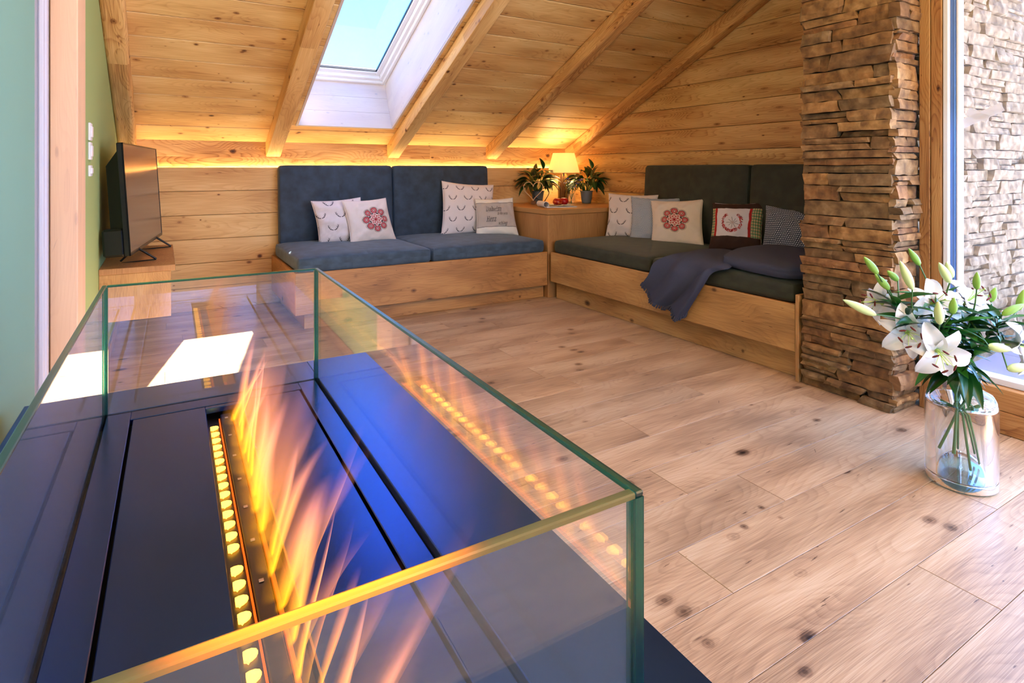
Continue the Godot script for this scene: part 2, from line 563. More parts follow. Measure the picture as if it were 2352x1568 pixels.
	var sh := mat("shade_cloth", Color(0.93, 0.88, 0.76), 0.9)
	sh.backlight_enabled = true; sh.backlight = Color(1.0, 0.95, 0.82)
	# flames: gradient along the tongue, soft at its sides
	for k in 2:
		var im := Image.create(32, 128, false, Image.FORMAT_RGBA8)
		for y in 128:
			var t := y / 127.0
			var col := Color(1.0, 0.72, 0.12).lerp(Color(1.0, 0.6, 0.28), smoothstep(0.0, 0.4, t)).lerp(Color(1.0, 0.62, 0.5), smoothstep(0.3, 0.85, t))
			for x in 32:
				var u := absf(x / 31.0 * 2 - 1)
				var al := pow(1.0 - u, 1.1) * (1.0 - smoothstep(0.35, 1.0, t)) * smoothstep(0.0, 0.05, t)
				if k == 1: al *= 0.6
				im.set_pixel(x, y, Color(col.r, col.g, col.b, clampf(al, 0, 1)))
		var m := mat("flame%d" % k, Color(1, 1, 1, 0.6 if k == 0 else 0.26), 1.0)
		m.transparency = BaseMaterial3D.TRANSPARENCY_ALPHA
		m.albedo_texture = tex(im)
		m.emission_enabled = true
		m.emission_texture = m.albedo_texture
		m.emission = Color.BLACK
		m.emission_energy_multiplier = 2.1
		m.texture_repeat = false
		m.metallic_specular = 0.0

func tone(lo := 0.85, hi := 1.1, warm := 0.04) -> Color:
	var k := rng.randf_range(lo, hi)
	var w := rng.randf_range(-warm, warm)
	return Color(k * (1 + w), k, k * (1 - w))

func ceil_y(z: float) -> float:
	return CEIL_Y + (z - CEIL_Z) * RT

# ------------------------------------------------------------------ _ready
func _ready() -> void:
	rng.seed = 1
	# camera: level lens shifted down, as the verticals of the photograph are upright
	var cam := Camera3D.new()
	cam.name = "camera"
	cam.position = Vector3(0, 1.15, 0)
	cam.rotation_degrees = Vector3(0, -30.9, 0)
	var nr := 0.05
	cam.set_frustum(nr * 1568.0 / 1340.0, Vector2(0, -396.0 / 1340.0 * nr), nr, 100.0)
	add_child(cam)
	cam.current = true
	var we := WorldEnvironment.new()
	we.name = "world"
	var env := Environment.new()
	env.background_mode = Environment.BG_SKY
	var sky := Sky.new()
	var sm := ProceduralSkyMaterial.new()
	sm.sky_top_color = Color(0.28, 0.62, 1.0)
	sm.sky_horizon_color = Color(0.5, 0.77, 1.0)
	sm.sky_curve = 0.16
	sm.sky_energy_multiplier = 2.1
	sm.ground_bottom_color = Color(0.4, 0.4, 0.38)
	sm.ground_horizon_color = Color(0.7, 0.74, 0.78)
	sky.sky_material = sm
	env.sky = sky
	env.tonemap_mode = Environment.TONE_MAPPER_LINEAR
	env.tonemap_exposure = 1.08
	env.sdfgi_enabled = true; env.ssao_enabled = true; env.ssil_enabled = true
	we.environment = env
	add_child(we)
	var sun := DirectionalLight3D.new()
	sun.name = "sun"
	sun.light_color = Color(1.0, 0.97, 0.92)
	sun.light_energy = 18.0
	sun.light_angular_distance = 0.5
	sun.shadow_enabled = true
	sun.sky_mode = DirectionalLight3D.SKY_MODE_LIGHT_ONLY
	add_child(sun)
	sun.look_at_from_position(Vector3(5.5, 10, -3.7), Vector3.ZERO)
	area("window_fill", Vector3(3.06, 1.35, -0.1), Vector3(-1, -0.5, -0.12), Vector2(2.1, 1.9), Color(0.64, 0.77, 1.0), 11.0)  # added area light inside the glass, strengthens the daylight from there
	area("gable_fill", Vector3(1.4, 1.6, 3.85), Vector3(0, -0.1, -1), Vector2(3.0, 2.2), Color(0.78, 0.87, 1.0), 9.0)  # added area light at the gable opening, fills from behind the camera
	materials()
	build_floor()
	build_back_wall()
	build_right_wall()
	build_ceiling()
	build_left_wall()
	build_front()
	build_stone()
	build_window()
	build_benches()
	build_tv()
	build_corner()
	build_pillows()
	build_throw()
	build_fireplace()
	build_vase()
	build_lilies()

func area(called: String, at: Vector3, dir: Vector3, size: Vector2, col: Color, e: float) -> AreaLight3D:
	var l := AreaLight3D.new()
	l.name = called
	l.area_size = size
	l.light_color = col
	l.light_energy = e
	l.area_range = 14.0
	l.area_attenuation = 2.0
	l.shadow_enabled = true
	add_child(l)
	l.look_at_from_position(at, at + dir, Vector3.UP if absf(dir.normalized().y) < 0.99 else Vector3.BACK)
	return l

# a board: length along local x, visible face +y, width along z
func board(called: String, L: float, T: float, W: float, m: Material, parent: Node3D, at: Transform3D, tl: float, tw: float, bev := 0.0025, tn := Color(1, 1, 1)) -> MeshInstance3D:
	var mb := MB.new()
	mb.tint = tn
	var ou := rng.randf() * maxf(0.0, 1.0 - L / tl) + L / tl * 0.5
	var ov := rng.randf() * maxf(0.0, 1.0 - W / tw) + W / tw * 0.5
	mb.cbox(Vector3.ZERO, Vector3(L, T, W), bev, 0, tl, tw, Vector2(ou, ov))
	return part(called, mb, m, parent, at)

func build_floor() -> void:
	rng.seed = 101
	var f := thing("floor", "wide pale knotty oak plank floor running through the attic room", "floor", Vector3.ZERO, "", "structure")
	var sub := MB.new()
	sub.cbox(Vector3(1.9, -0.09, -0.75), Vector3(5.2, 0.14, 9.6), 0.0)
	part("subfloor", sub, M.mortar, f)
	var z := -5.45
	var w := 0.2
	var xs := [0.6, 1.7, -0.1, 1.2, 0.2, 1.9]
	var k := 0
	while z < 3.9:
		var x0 := -0.68
		var cut: float = xs[k % 6] + rng.randf_range(-0.15, 0.15)
		var x1 := 4.1 if z < -1.4 else 3.2
		while x0 < x1 - 0.02:
			var e := minf(cut, x1)
			if x1 - e < 0.3: e = x1
			var L := e - x0
			var near := z > -5.4 and z < 1.0
			board("plank", L - 0.0016, 0.02, w - 0.0018, M.oak_floor, f, Transform3D(Basis.IDENTITY, Vector3(x0 + L / 2, -0.01, z + w / 2)), maxf(2.5, L * 1.03), 1.25, 0.0008, tone(0.86, 1.12, 0.035))
			x0 = e
			cut = e + 2.1
		z += w
		k += 1

func build_back_wall() -> void:
	rng.seed = 202
	var b := thing("wall_back", "low knee wall of horizontal aged spruce boards behind the left bench", "wall", Vector3.ZERO, "", "structure")
	var core := MB.new()
	core.cbox(Vector3(1.9, 0.85, -5.53), Vector3(5.0, 1.75, 0.16), 0.0)
	part("core", core, M.plaster, b)
	var bs := Basis(Vector3(1, 0, 0), Vector3(0, 0, 1), Vector3(0, -1, 0))   # local y -> +z, local z -> down
	var ys := [0.0, 0.19, 0.385, 0.58, 0.775, 0.97, 1.164]
	for i in 6:
		var h: float = ys[i + 1] - ys[i]
		for s in [[-0.29, 2.05], [2.05, 4.06]]:
			var L: float = s[1] - s[0]
			board("board", L - 0.001, 0.024, h - 0.003, M.spruce, b, Transform3D(bs, Vector3((s[0] + s[1]) / 2, ys[i] + h / 2, -5.372)), 3.4, 1.4, 0.003, Color(1.0, 0.95, 0.85) * tone(0.93, 1.04, 0.02))
	beam("purlin", b, M.old_wood, Vector3(-0.29, 1.285, -5.462), Vector3(4.06, 1.285, -5.462), Vector3(0, 1, 0), 0.30, 0.10, 0.006, 88, Color(0.95, 0.86, 0.75))
	# light strip lying on the ledge behind the top board
	var t := thing("led_strip", "thin warm light strip glowing along the ledge of the back wall", "light strip", Vector3(1.88, 1.152, -5.398))
	var mb := MB.new()
	mb.cbox(Vector3.ZERO, Vector3(4.3, 0.004, 0.01), 0.0)
	part("diffuser", mb, M.led_glow, t)
	var ch := MB.new()
	ch.cbox(Vector3(0, -0.004, 0), Vector3(4.32, 0.004, 0.012), 0.0)
	part("channel", ch, M.screw, t)
	area("led_strip_light", Vector3(1.88, 1.1545, -5.398), Vector3(0, 1, 0), Vector2(4.3, 0.01), Color(1.0, 0.85, 0.58), 1.35)

# hewn or sawn timber from a to b; 'up' is its top side
func beam(called: String, parent: Node3D, m: Material, a: Vector3, b: Vector3, up: Vector3, h: float, w: float, rough: float, sd: int, tn: Color) -> MeshInstance3D:
	var f := FastNoiseLite.new()
	f.seed = sd; f.frequency = 1.0; f.fractal_octaves = 3
	var x := (b - a).normalized()
	var z := x.cross(up).normalized()
	var y := z.cross(x).normalized()
	var L := a.distance_to(b)
	var seg := 64 if rough > 0.001 else 2
	var prof := []
	var ch := 0.012 if rough > 0.001 else 0.006
	var sd_n := 6 if rough > 0.001 else 1
	var cs := [Vector2(-w / 2, -h / 2), Vector2(w / 2, -h / 2), Vector2(w / 2, h / 2), Vector2(-w / 2, h / 2)]
	for k in 4:
		var p: Vector2 = cs[k]; var q: Vector2 = cs[(k + 1) % 4]
		var d := (q - p).normalized()
		for s in sd_n + 1:
			prof.append((p + d * ch).lerp(q - d * ch, float(s) / sd_n))
	prof.append(prof[0])
	var mb := MB.new()
	mb.tint = tn
	var G := []
	var UV := []
	var uo := rng.randf(); var vo := rng.randf()
	for j in seg + 1:
		var t := float(j) / seg
		var row := []; var ur := []
		var per := 0.0
		for k in prof.size():
			var q: Vector2 = prof[k]
			if k > 0: per += q.distance_to(prof[k - 1])
			var kk := k % (prof.size() - 1)
			var qq: Vector2 = prof[kk]
			var o := 0.0
			if rough > 0.0:
				o = rough * (f.get_noise_3d(t * L * 2.2, qq.x * 26, qq.y * 26) * 1.1 + f.get_noise_3d(t * L * 7.0 + 40, qq.x * 70, qq.y * 70) * 0.7)
			var r := q + q.normalized() * o
			row.append(a + x * (t * L) + z * r.x + y * r.y)
			ur.append(Vector2(uo + t * L / 3.2, vo + per / 1.3))
		G.append(row); UV.append(ur)
	var mid := (a + b) * 0.5
	var du: Vector3 = G[0][1] - G[0][0]
	var dv: Vector3 = G[1][0] - G[0][0]
	mb.grid(G, du.cross(dv).dot(G[0][0] - a) < 0.0, 1, 1, 0, 0, UV)
	for e in [0, seg]:
		var c := a if e == 0 else b
		for k in prof.size() - 1:
			mb.tri(c, G[e][k], G[e][k + 1], -x if e == 0 else x, Vector2(0.2, 0.2), Vector2(0.21, 0.2), Vector2(0.21, 0.21))
	return part(called, mb, m, parent)

func build_right_wall() -> void:
	rng.seed = 303
	var b := thing("wall_right", "aged spruce board wall with strong flame grain behind the right bench", "wall", Vector3.ZERO, "", "structure")
	var core := MB.new()
	core.cbox(Vector3(4.18, 1.6, -3.6), Vector3(0.16, 3.2, 3.75), 0.0)
	part("core", core, M.plaster, b)
	var bs := Basis(Vector3(0, 0, -1), Vector3(-1, 0, 0), Vector3(0, -1, 0)) # x -> -z, y -> -x, z -> down
	var y := -0.09
	for i in 16:
		var h := 0.2
		var top := y + h
		board("board", 3.55, 0.04, h - 0.003, M.old_board, b, Transform3D(bs, Vector3(4.08, y + h / 2, -3.62)), 3.9, 0.8, 0.003, Color(1.06, 0.97, 0.84) * tone(0.9, 1.05, 0.03))
		y = top
	# end wall of the niche, behind the stone pillar
	var e := MB.new()
	e.cbox(Vector3(3.6, 1.6, -1.77), Vector3(1.0, 3.2, 0.2), 0.0)
	part("end_panel", e, M.plaster, b)

func slope(x: float, z: float, up := 0.0) -> Vector3:
	return Vector3(x, ceil_y(z) + up * cos(RP), z - up * sin(RP))

func build_ceiling() -> void:
	rng.seed = 404
	var c := thing("ceiling", "sloping ceiling of spruce boards between exposed timber rafters", "ceiling", Vector3.ZERO, "", "structure")
	var sl := Vector3(0, sin(RP), cos(RP))
	var nrm := Vector3(0, cos(RP), -sin(RP))
	var bs := Basis(Vector3(1, 0, 0), -nrm, -sl)  # board: x along x, visible face down
	if bs.determinant() < 0:
		bs = Basis(Vector3(1, 0, 0), -nrm, sl)
	var ridge := 0.2
	var raft := [-0.235, 0.82, 1.9, 2.975, 4.0]
	var hole := [0.975, 1.79, -5.12, -3.2]
	for bay in 4:
		var xa: float = raft[bay]; var xb: float = raft[bay + 1]
		var z := -5.42
		var zn := -5.2
		var tn0 := Color(1, 1, 1)
		while z < ridge:
			var spans := [[xa, xb]]
			if bay == 1 and zn > hole[2] + 0.01 and z < hole[2] - 0.01: zn = hole[2]
			if bay == 1 and z > hole[2] - 0.01 and z < hole[3] - 0.01: spans = [[xa, hole[0]], [hole[1], xb]]
			if bay == 1 and z < hole[3] and zn > hole[3]: zn = hole[3]
			var W := (zn - z) / cos(RP)
			var zc := (z + zn) / 2
			var tn := Color(1.04, 0.99, 0.86) * tone(0.92, 1.06, 0.03)
			for s in spans:
				var L: float = s[1] - s[0]
				board("plank", L, 0.02, W - 0.0045, M.spruce, c, Transform3D(bs, slope((s[0] + s[1]) / 2, zc, 0.01)), 3.0, 1.4, 0.005, tn)
			z = zn
			zn += 0.2
			if bay == 1 and absf(zn - hole[3]) < 0.08: zn = hole[3]
	for x in [[4.0, 4.1], [-0.7, -0.235]]:
		var mb := MB.new()
		var L: float = x[1] - x[0]
		mb.cbox(Vector3.ZERO, Vector3(L, 0.02, (ridge + 5.42) / cos(RP)), 0.0, 2, 3, 1.4)
		part("edge_board", mb, M.spruce, c, Transform3D(bs, slope((x[0] + x[1]) / 2, (ridge - 5.42) / 2, 0.01)))
	# rafters
	var hh := 0.125
	for k in 5:
		var rough := [0.006, 0.0, 0.0, 0.009, 0.006][k] as float
		var w := [0.118, 0.118, 0.112, 0.118, 0.115][k] as float
		var mm: Material = M.old_wood if rough > 0 else M.spruce
		var tn := [Color(0.98, 0.9, 0.76), Color(1.0, 0.92, 0.78), Color(1.05, 0.96, 0.82), Color(0.95, 0.84, 0.68), Color(0.98, 0.84, 0.66)][k] as Color
		beam("rafter", c, mm, slope(raft[k], -5.44, -hh / 2), slope(raft[k], ridge + 0.05, -hh / 2), nrm, hh, w, rough, 500 + k, tn)
	# skylight shaft lining, perpendicular to the roof
	var dep := 0.47
	var lin := func(xc: float, zc: float, size: Vector3, g: int, nm: String) -> void:
		var mb := MB.new()
		mb.tint = Color(1, 1, 1)
		mb.cbox(Vector3.ZERO, size, 0.002, g, 2.4, 0.9, Vector2(rng.randf(), rng.randf()))
		part(nm, mb, M.white_wood, c, Transform3D(bs, slope(xc, zc, dep / 2 - 0.004)))
	var zl: float = hole[2]; var zh: float = hole[3]
	var zlen := (zh - zl) / cos(RP)
	lin.call(hole[0] - 0.01, (zl + zh) / 2, Vector3(0.02, dep, zlen + 0.04), 2, "lining_board")
	lin.call(hole[1] + 0.01, (zl + zh) / 2, Vector3(0.02, dep, zlen + 0.04), 2, "lining_board")
	for q in 3:   # the lower face is three boards
		var mb := MB.new()
		mb.cbox(Vector3.ZERO, Vector3(hole[1] - hole[0], dep / 3 - 0.001, 0.02), 0.001, 0, 2.4, 0.9, Vector2(rng.randf(), rng.randf()))
		part("lining_board", mb, M.white_wood, c, Transform3D(bs, slope((hole[0] + hole[1]) / 2, zl - 0.009, dep * (q + 0.5) / 3 - 0.004)))
	lin.call((hole[0] + hole[1]) / 2, zh + 0.009, Vector3(hole[1] - hole[0], dep, 0.02), 0, "lining_board")
	# roof slab round the hole
	var slab := func(x0: float, x1: float, z0: float, z1: float) -> void:
		var mb := MB.new()
		mb.cbox(Vector3.ZERO, Vector3(x1 - x0, 0.44, (z1 - z0) / cos(RP)), 0.0)
		part("roof_slab", mb, M.roofing, c, Transform3D(bs, slope((x0 + x1) / 2, (z0 + z1) / 2, 0.245)))
	slab.call(-1.1, hole[0] - 0.01, -5.7, ridge)
	slab.call(hole[1] + 0.01, 4.3, -5.7, ridge)
	slab.call(hole[0] - 0.02, hole[1] + 0.02, -5.7, zl - 0.008)
	slab.call(hole[0] - 0.02, hole[1] + 0.02, zh + 0.008, ridge)
	# other side of the roof, behind the camera
	var yr := ceil_y(ridge)
	var mb2 := MB.new()
	mb2.cbox(Vector3.ZERO, Vector3(6.0, 0.4, 4.7), 0.0, 0, 3, 1.4)
	part("far_slope", mb2, M.spruce, c, Transform3D(Basis(Vector3(1, 0, 0), 0.42), Vector3(1.9, yr - 0.8, ridge + 2.1)))
	# roof window: frame, sash, pane
	var s := thing("window_1", "white framed roof window set in a deep whitewashed shaft, blue sky beyond", "window", Vector3.ZERO, "", "structure")
	var fr := func(x0: float, x1: float, z0: float, z1: float, u0: float, u1: float, wd: float, nm: String, m: Material) -> void:
		var mb := MB.new()
		var zc := (z0 + z1) / 2; var xc := (x0 + x1) / 2
		var W := x1 - x0; var L := (z1 - z0) / cos(RP); var T := u1 - u0
		mb.cbox(Vector3(-W / 2 + wd / 2, 0, 0), Vector3(wd, T, L), 0.004)
		mb.cbox(Vector3(W / 2 - wd / 2, 0, 0), Vector3(wd, T, L), 0.004)
		mb.cbox(Vector3(0, 0, -L / 2 + wd / 2), Vector3(W - 2 * wd, T, wd), 0.004)
		mb.cbox(Vector3(0, 0, L / 2 - wd / 2), Vector3(W - 2 * wd, T, wd), 0.004)
		part(nm, mb, m, s, Transform3D(bs, slope(xc, zc, (u0 + u1) / 2)))
	fr.call(hole[0], hole[1], zl, zh, 0.46, 0.53, 0.03, "frame", M.white_frame)
	fr.call(hole[0] + 0.025, hole[1] - 0.025, zl + 0.025, zh - 0.025, 0.485, 0.56, 0.035, "sash", M.white_frame)
	fr.call(hole[0] + 0.058, hole[1] - 0.058, zl + 0.055, zh - 0.055, 0.52, 0.565, 0.04, "sash_inner", M.white_frame)
	fr.call(hole[0] + 0.096, hole[1] - 0.096, zl + 0.09, zh - 0.09, 0.53, 0.555, 0.007, "gasket", M.grey_gasket)
	var pm := MB.new()
	pm.cbox(Vector3.ZERO, Vector3(hole[1] - hole[0] - 0.19, 0.004, zlen - 0.2), 0.0)
	part("pane", pm, M.pane, s, Transform3D(bs, slope((hole[0] + hole[1]) / 2, (zl + zh) / 2, 0.55)))

func build_left_wall() -> void:
	rng.seed = 505
	var w := thing("wall_left", "sage green plaster wall at the left behind the television", "wall", Vector3.ZERO, "", "structure")
	var a := MB.new()
	a.cbox(Vector3(-0.34, 1.5, -4.2), Vector3(0.1, 3.0, 2.56), 0.0)
	part("plaster_face", a, M.sage, w)
	var o := MB.new()
	o.cbox(Vector3(-0.75, 1.8, -1.9), Vector3(0.1, 3.6, 7.4), 0.0)
	part("outer_wall", o, M.plaster, w)
	var n := thing("wall_near", "green plaster wall nearest at the left edge, coloured bluish for cool light", "wall", Vector3.ZERO, "", "structure")
	var b := MB.new()
	b.cbox(Vector3(-0.36, 2.0, 0.96), Vector3(0.14, 4.0, 5.86), 0.004)
	part("plaster_face", b, M.teal, n)
	# white door frame profile in the recess and the timber post beside it
	var d := thing("door_1", "narrow white door frame upright between the near green wall and the timber post", "door frame", Vector3.ZERO, "", "structure")
	var f := MB.new()
	f.cbox(Vector3(-0.40, 1.7, -2.62), Vector3(0.1, 3.4, 0.05), 0.005)
	f.cbox(Vector3(-0.362, 1.7, -2.585), Vector3(0.014, 3.4, 0.03), 0.003)
	part("jamb", f, mat("jamb_white", Color(0.8, 0.79, 0.82), 0.45), d)
	var bk := MB.new()
	bk.cbox(Vector3(-0.5, 1.7, -2.3), Vector3(0.06, 3.4, 0.7), 0.002)
	part("door_leaf", bk, M.white, d)
	var p := thing("timber_post", "pale spruce post with small knots standing before the green wall", "post", Vector3(-0.312, 0, -2.805), "", "structure")
	var q := MB.new()
	q.tint = Color(1.12, 1.02, 0.98)
	q.cbox(Vector3(0, 1.85, 0), Vector3(0.084, 3.7, 0.25), 0.004, 1, 4.0, 0.75, Vector2(0.51, 0.42))
	part("shaft", q, M.pink_wood, p)
	# baseboard of the green wall
	var s := MB.new()
	s.cbox(Vector3(-0.282, 0.03, -4.2), Vector3(0.015, 0.06, 2.45), 0.003, 2, 2.6, 1.0)
	solo("baseboard_left", s, M.oak_plain, "low oak baseboard along the foot of the green wall", "baseboard", Transform3D.IDENTITY, "", "structure")
	var ys := [1.31, 1.24, 1.185]
	var hs := [0.042, 0.058, 0.03]
	var lab := ["topmost white switch plate on the green wall beside the post", "middle and tallest white switch plate on the green wall beside the post", "lowest and smallest white switch plate on the green wall beside the post"]
	for k in 3:
		var sp := thing("switch_plate", lab[k], "light switch", Vector3(-0.29, [1.32, 1.232, 1.142][k], -3.28), "switch plates by the post")
		var m1 := MB.new()
		m1.cbox(Vector3(0.005, 0, 0), Vector3(0.01, [0.08, 0.08, 0.05][k], 0.08), 0.002)
		part("plate", m1, M.white, sp)
		var m2 := MB.new()
		m2.cbox(Vector3(0.012, 0, 0), Vector3(0.006, [0.05, 0.05, 0.026][k], 0.055), 0.002)
		part("rocker", m2, M.white, sp)

func build_front() -> void:
	# gable wall behind the camera with a wide opening, and two unseen hanging globes added as warm fill
	var w := thing("wall_front", "gable wall behind the viewer with a wide window opening", "wall", Vector3.ZERO, "", "structure")
	for q in [[-0.6, -0.15, 0.0, 3.4], [2.95, 3.4, 0.0, 3.4], [-0.15, 2.95, 0.0, 0.4], [-0.15, 2.95, 2.75, 3.4]]:
		var mb := MB.new()
		mb.cbox(Vector3((q[0] + q[1]) / 2, (q[2] + q[3]) / 2, 4.0), Vector3(q[1] - q[0], q[3] - q[2], 0.15), 0.0)
		part("wall_segment", mb, M.plaster, w)
	for k in 2:
		var at := Vector3(0.9 + 1.4 * k, 2.95, 0.9)
		var t := thing("fill_globe", ["left of two white globes added unseen for warm fill", "right of two white globes added unseen for warm fill"][k], "lamp", at, "fill globes added behind the viewer")
		var g := MB.new()
		var pr := []
		for i in 13:
			var th := PI * i / 12
			pr.append(Vector2(maxf(0.0005, 0.16 * sin(th)), -0.16 * cos(th)))
		g.lathe(pr, 24)
		part("globe", g, M.fill_globe_glow, t)
		var r := MB.new()
		r.tube([Vector3(0, 0.16, 0), Vector3(0, 0.8, 0)], [0.004, 0.004], 6)
		part("cord", r, M.black_plastic, t)
		var l := OmniLight3D.new()
		l.name = "fill_globe_light"
		l.light_color = Color(1.0, 0.84, 0.62)
		l.light_energy = 2.0
		l.light_size = 0.15
		l.omni_range = 12.0
		l.omni_attenuation = 2.0
		l.shadow_enabled = true
		l.position = Vector3(0, 0, 0)
		t.add_child(l)

# one stone, front face towards +z, base at its back centre
func stone_mesh(w: float, h: float, d: float, sd: int, tn: Color) -> MB:
	rng.seed = sd
	var mb := MB.new()
	mb.tint = tn
	var nx := clampi(int(w / 0.035), 2, 5)
	var ny := 2
	var G := []
	var UV := []
	var uo := rng.randf() * 4; var vo := rng.randf() * 4
	var tilt := rng.randf_range(-0.12, 0.12)
	var tl := rng.randf_range(-0.25, 0.25)
	var skew := rng.randf_range(-0.012, 0.012)
	for j in ny + 3:
		var row := []; var ur := []
		for i in nx + 3:
			var ii := clampi(i - 1, 0, nx); var jj := clampi(j - 1, 0, ny)
			var rim := i == 0 or j == 0 or i == nx + 2 or j == ny + 2
			var x := (float(ii) / nx - 0.5) * w
			var y := (float(jj) / ny - 0.5) * h
			var edge := ii == 0 or ii == nx or jj == 0 or jj == ny
			var z := d * (1.0 + tilt * x / w * 2 + tl * y / h)
			rng.seed = sd * 131 + ii * 17 + jj
			if rim:
				z = 0.0
			else:
				z += rng.randf_range(-0.004, 0.004) - (0.004 if edge else 0.0)
			x += skew * (jj - 1)
			if not rim or true:
				y += rng.randf_range(-0.12, 0.12) * h * (0.5 if edge else 1.0)
				x += rng.randf_range(-0.005, 0.005)
				if edge and not rim:
					x -= signf(x) * 0.002 if (ii == 0 or ii == nx) else 0.0
			row.append(Vector3(x, y, z)); ur.append(Vector2(uo + x * 2.2 + z, vo + y * 2.2 + z))
		G.append(row); UV.append(ur)
	for j in ny + 2:
		for i in nx + 2:
			var o := Vector3(0, 0, 1)
			if i == 0: o = Vector3(-1, 0, 0.2)
			elif i == nx + 1: o = Vector3(1, 0, 0.2)
			if j == 0: o += Vector3(0, -1.5, 0)
			elif j == ny + 1: o += Vector3(0, 1.5, 0)
			if (i == 0 or i == nx + 1) and (j == 0 or j == ny + 1): continue
			mb.quad(G[j][i], G[j][i + 1], G[j + 1][i + 1], G[j + 1][i], o, UV[j][i], UV[j][i + 1], UV[j + 1][i + 1], UV[j + 1][i])
	return mb

func course(parent: Node3D, m: Material, o: Vector3, along: Vector3, out: Vector3, L: float, H: float, hmin: float, hmax: float, lmin: float, lmax: float, sd: int, tones: Array) -> void:
	var r := RandomNumberGenerator.new()
	r.seed = sd
	var bs := Basis(along, Vector3.UP, out)
	var y := 0.0
	var n := 0
	while y < H - 0.005:
		var h := minf(r.randf_range(hmin, hmax), H - y)
		var x := 0.0
		while x < L - 0.005:
			var l := r.randf_range(lmin, lmax)
			if L - x - l < lmin * 0.7: l = L - x
			var split := h > hmin * 1.35 and r.randf() < 0.4 and l > 0.08
			var hs := [h]
			if split:
				var k := r.randf_range(0.38, 0.62)
				hs = [h * k, h * (1 - k)]
			var yy := y
			for q in hs:
				var tn: Color = tones[r.randi() % tones.size()]
				tn = tn * r.randf_range(0.68, 1.14)
				if m == M.stone: tn = Color(tn.r * 1.06, tn.g * 0.94, tn.b * 0.8)
				part("stone", stone_mesh(l - 0.003, q - 0.004, r.randf_range(0.02, 0.056), sd * 1000 + n, tn), m, parent, Transform3D(bs, o + along * (x + l / 2) + Vector3(0, yy + q / 2, 0)))
				yy += q
				n += 1
			x += l
		y += h

func build_stone() -> void:
	var tones := [Color(0.72, 0.56, 0.37), Color(0.82, 0.64, 0.42), Color(0.6, 0.49, 0.37), Color(0.86, 0.71, 0.5), Color(0.72, 0.52, 0.36), Color(0.64, 0.58, 0.48)]
	var p := thing("stone_pillar", "stacked brown ledgestone pillar at the end of the right bench", "pillar", Vector3.ZERO, "", "structure")
	var core := MB.new()
	core.cbox(Vector3(3.07, 1.6, -1.655), Vector3(0.2, 3.2, 0.42), 0.0)
	part("core", core, M.mortar, p)
	course(p, M.stone, Vector3(2.972, 0, -1.885), Vector3(0, 0, 1), Vector3(-1, 0, 0), 0.455, 2.6, 0.034, 0.085, 0.13, 0.4, 71, tones)
	course(p, M.stone, Vector3(2.945, 0, -1.452), Vector3(1, 0, 0), Vector3(0, 0, 1), 0.21, 2.6, 0.035, 0.085, 0.1, 0.22, 72, tones)
	course(p, M.stone, Vector3(3.17, 0, -1.86), Vector3(-1, 0, 0), Vector3(0, 0, -1), 0.21, 2.6, 0.06, 0.1, 0.2, 0.3, 74, tones)
	var pale := [Color(2.0, 2.1, 2.6), Color(2.2, 2.3, 2.9), Color(1.8, 1.9, 2.3), Color(2.1, 2.15, 2.5), Color(1.9, 1.85, 2.0)]  # same stone as the pillar, cool daylight put into these tints
	var w := thing("wall_outside", "ledgestone outer wall seen through the window glass, tinted bright for cool daylight", "wall", Vector3.ZERO, "", "structure")
	var c2 := MB.new()
	c2.cbox(Vector3(4.3, 1.45, -1.56), Vector3(2.1, 3.1, 0.16), 0.0)
	part("core", c2, M.mortar, w)
	course(w, M.stone_outside, Vector3(3.25, 0, -1.482), Vector3(1, 0, 0), Vector3(0, 0, 1), 1.5, 2.5, 0.045, 0.095, 0.12, 0.34, 73, pale)

